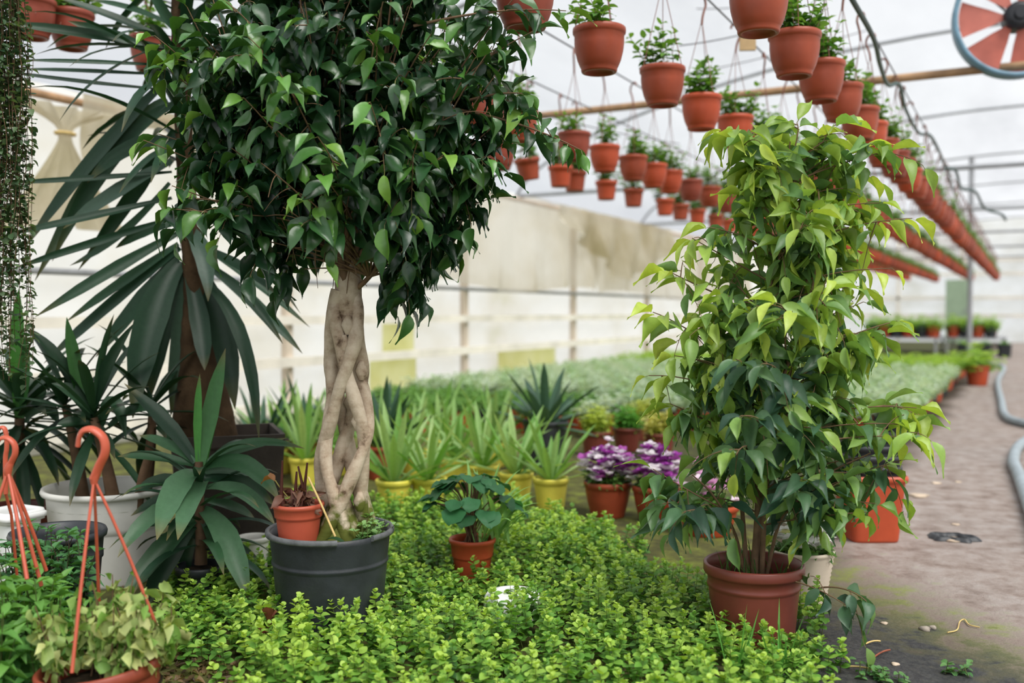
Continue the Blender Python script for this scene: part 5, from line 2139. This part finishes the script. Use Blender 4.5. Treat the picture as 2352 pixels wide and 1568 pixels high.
# ------------------------------------------------------------------ trailing vine at the frame edge
def vine():
    rng = np.random.default_rng(55)
    c = P(-15, -140, 3.3)
    t = thing('trailing_vine', c, 'long curtain of tiny-leaved trailing vine hanging at the frame edge', 'vine')
    link('pot', hp[0], t)
    st, lv = MB(), MB()
    hg = link('hanger', hhm, t)
    hg.scale = (1, 1, max(.4, (WZ - c[2]) / (WZ - HZ)))
    O, D, N, L, C = [], [], [], [], []
    for k in range(110):
        a = rng.uniform(0, 6.28)
        rr = .092 * math.sqrt(rng.uniform(.1, 1))
        b0 = np.array([rr * math.cos(a), rr * math.sin(a), .15])
        ln_ = rng.uniform(.8, 1.68)
        n = 16
        s = np.linspace(0, 1, n)
        w1, w2, w3 = rng.uniform(5, 16), rng.uniform(5, 16), rng.uniform(.006, .022)
        pts = np.stack([b0[0] * (1 + .2 * np.sin(s * 3)) + w3 * np.sin(s * w1 + k), b0[1] + w3 * np.cos(s * w2 + k * 2), .15 - ln_ * s], 1)
        pts[0] *= .8
        tube(st, pts, .0012, 3, cap=False)
        m = int(ln_ / .016)
        q = np.interp(np.linspace(.02, 1, m), s, np.arange(n))
        i0 = np.minimum(q.astype(int), n - 2)
        pp = pts[i0] + (pts[i0 + 1] - pts[i0]) * (q - i0)[:, None]
        az = rng.uniform(0, 6.28, m)
        O.append(pp)
        D.append(np.stack([np.cos(az), np.sin(az), rng.uniform(-.9, .3, m)], 1))
        N.append(rng.normal(0, .3, (m, 3)) + [0, 0, 1])
        L.append(rng.uniform(.009, .028, m))
        C.append(mixcol((.03, .08, .035), (.13, .20, .09), rng.uniform(0, 1, m)))
    O, D, N, L, C = map(np.concatenate, (O, D, N, L, C))
    leaves(lv, rng, T_ROUND, O, D, N, L, L * .8, C)
    obj('runners', st, M['stem'], t)
    obj('foliage', lv, M['leaf_soft'], t)


vine()


# ------------------------------------------------------------------ hoses, cables
def line(name, pts, r, m, label, cat, n=8):
    mb = MB()
    tube(mb, spline(pts, 8), r, n)
    return tag(obj(name, mb, M[m]), label, cat)


zc = WZ + .05
line('water_hose', [P(1925, -60, 4.2), P(1958, 0, 4.4), P(2007, 89, 5.0), P(2022, 150, 5.6), P(2040, 195, 6.3), P(2066, 195, 6.6), P(2080, 250, 7.2), P(2110, 305, 8.2), P(2140, 315, 9.0), P(2172, 384, 10.6), P(2195, 450, 13), P(2230, 530, 17), P(2262, 590, 22)],
     .013, 'hose_green', 'dark green hose slung along the wire of the pot row nearest the fan', 'hose')
line('water_hose', [P(2172, 386, 10.4), P(2195, 392, 10.6), P(2208, 432, 11), P(2240, 440, 11.3), P(2262, 478, 11.8), P(2300, 492, 12.1), P(2310, 505, 12.2)], .016, 'hose_green', 'short grey-green hose drooping from the far crossbar beside the pot rows', 'hose')
line('path_hose', [G(2262, 838, .03), G(2305, 842, .035), G(2292, 876, .035), G(2300, 920, .035), G(2310, 955, .035), G(2352, 972, .035), G(2440, 985, .035), G(2560, 985, .035), G(2520, 1000, .035), G(2400, 1000, .035), G(2345, 1020, .035), G(2328, 1055, .035), G(2340, 1090, .035), G(2362, 1150, .035), G(2400, 1260, .035)],
     .036, 'hose_grey', 'thick grey-blue hose winding along the muddy path', 'hose', 12)
# thin cross wires under the roof
for k, (a, b_) in enumerate((((1180, 245, 7.2), (1560, 330, 9.0)), ((1560, 105, 6.0), (1830, 40, 6.6)), ((1480, 190, 8.0), (1990, 70, 8.8)), ((1600, 20, 8.0), (1780, 0, 8.4)))):
    A, B_ = P(*a), P(*b_)
    mb = MB()
    tube(mb, bez(A, (A + B_) / 2 - [0, 0, .05], B_, 12), .004, 5)
    tag(obj('roof_wire', mb, M['dark_wire']), ['dark wire sloping down behind the second pot row', 'thin wire crossing beside the hanging wooden board', 'thin wire crossing between the pot rows below the wooden board', 'thin wire crossing behind the top of the wooden board'][k], 'wire')

# ------------------------------------------------------------------ bits on the path
rng = np.random.default_rng(19)


def stone(px, py, r, label, m='stone', flat=.5, cat='stone', n=10):
    g = G(px, py, 0)
    mb = MB()
    k = rng.uniform(.75, 1.25, 16)
    lathe(mb, [(.0005, r * flat), (r * .6, r * flat * .9), (r, r * flat * .4), (r * .9, 0)], n, off=g, wob=lambda a, z: .22 * np.sin(a * 3 + k[0] * 6) + .12 * np.sin(a * 5 + k[1] * 9))
    tag(obj('pebble' if m == 'stone' else 'debris_scrap', mb, M[m]), label, cat)


stone(2110, 1140, .05, 'large pale clod of debris lying on the path beyond the orange planter', 'debris', .3, 'debris')
stone(2195, 1205, .02, 'small pale scrap on the path beyond the large clod', 'debris', .3, 'debris')
stone(2185, 1240, .048, 'wide clod in the dark hole of the path', 'debris', .25, 'debris')
g = G(2190, 1238, 0)
mb = MB()
lathe(mb, [(.05, .002), (.058, .02), (.066, .016), (.076, .002)], 40, off=g, wob=lambda a, z: .16 * np.sin(a * 2 + 1) + .12 * np.sin(a * 5) + .08 * np.sin(a * 9 + 2), sx=1.25)
tag(obj('plastic_scrap', mb, M['black_plastic']), 'torn ring of black plastic trodden into the path around the wide clod', 'scrap')
stone(2125, 1447, .016, 'round dark pebble at the mossy path edge', 'stone', .8)
stone(2143, 1443, .012, 'small pebble beside the round dark one on the moss', 'stone', .8)
stone(2056, 1526, .012, 'pale flat pebble near the bottom of the dark moss', 'debris', .5)
stone(2150, 1110, .03, 'pale scrap on the path below the hose bend', 'debris', .25, 'debris')
stone(2200, 1107, .02, 'orange-tan scrap on the path nearer the hose', 'debris', .25, 'debris')
stone(2031, 1432, .012, 'tiny white pebble on the green moss near the trailing shoot', 'debris', .5)
for k, (a, b_, lab) in enumerate((((1988, 1478), (2022, 1472), 'short pale twig on the dark moss by the ground cover'), ((2008, 1508), (2044, 1492), 'brown twig on the dark moss below the pale one'), ((1945, 1530), (2012, 1540), 'pale grass stalk lying at the bottom of the dark moss'))):
    A, B_ = G(*a, .006), G(*b_, .008)
    mb = MB()
    tube(mb, bez(A, (A + B_) / 2 + [0, .01, .006], B_, 6), .003, 5)
    tag(obj('twig', mb, M['straw'] if k != 1 else M['dry_leaf']), lab, 'twig')
A = [G(*p, .006) for p in ((2176, 1452), (2198, 1446), (2204, 1428), (2215, 1422), (2226, 1434), (2250, 1440))]
mb = MB()
tube(mb, spline(A, 6), .0022, 5)
tag(obj('root_thread', mb, M['straw']), 'curly pale root thread lying on the mossy path', 'root')
# weeds by the ground cover edge
for k, (px, py, lab) in enumerate(((1985, 1555, 'small round-leaved weed at the bottom edge of the moss'), (2050, 1562, 'tiny weed sprig at the bottom edge, farther onto the path'), (2210, 1545, 'small clump of weed on the muddy path'))):
    g = G(px, py, 0)
    t = thing('weed', g, lab, 'weed')
    mb = MB()
    for q in range(9):
        stem_plant(mb, rng, rng.normal(0, .025, 3) * [1, 1, 0], rng.uniform(.015, .04), 2, .02, .9, [(.06, .18, .05), (.14, .30, .09)], T_ROUND, .5)
    obj('foliage', mb, M['leaf_soft'], t)
print('GROUND STEMS', NG, 'HANG', NP[0], 'FIELD', len(spots), 'SIZE', len(bpy.data.objects))
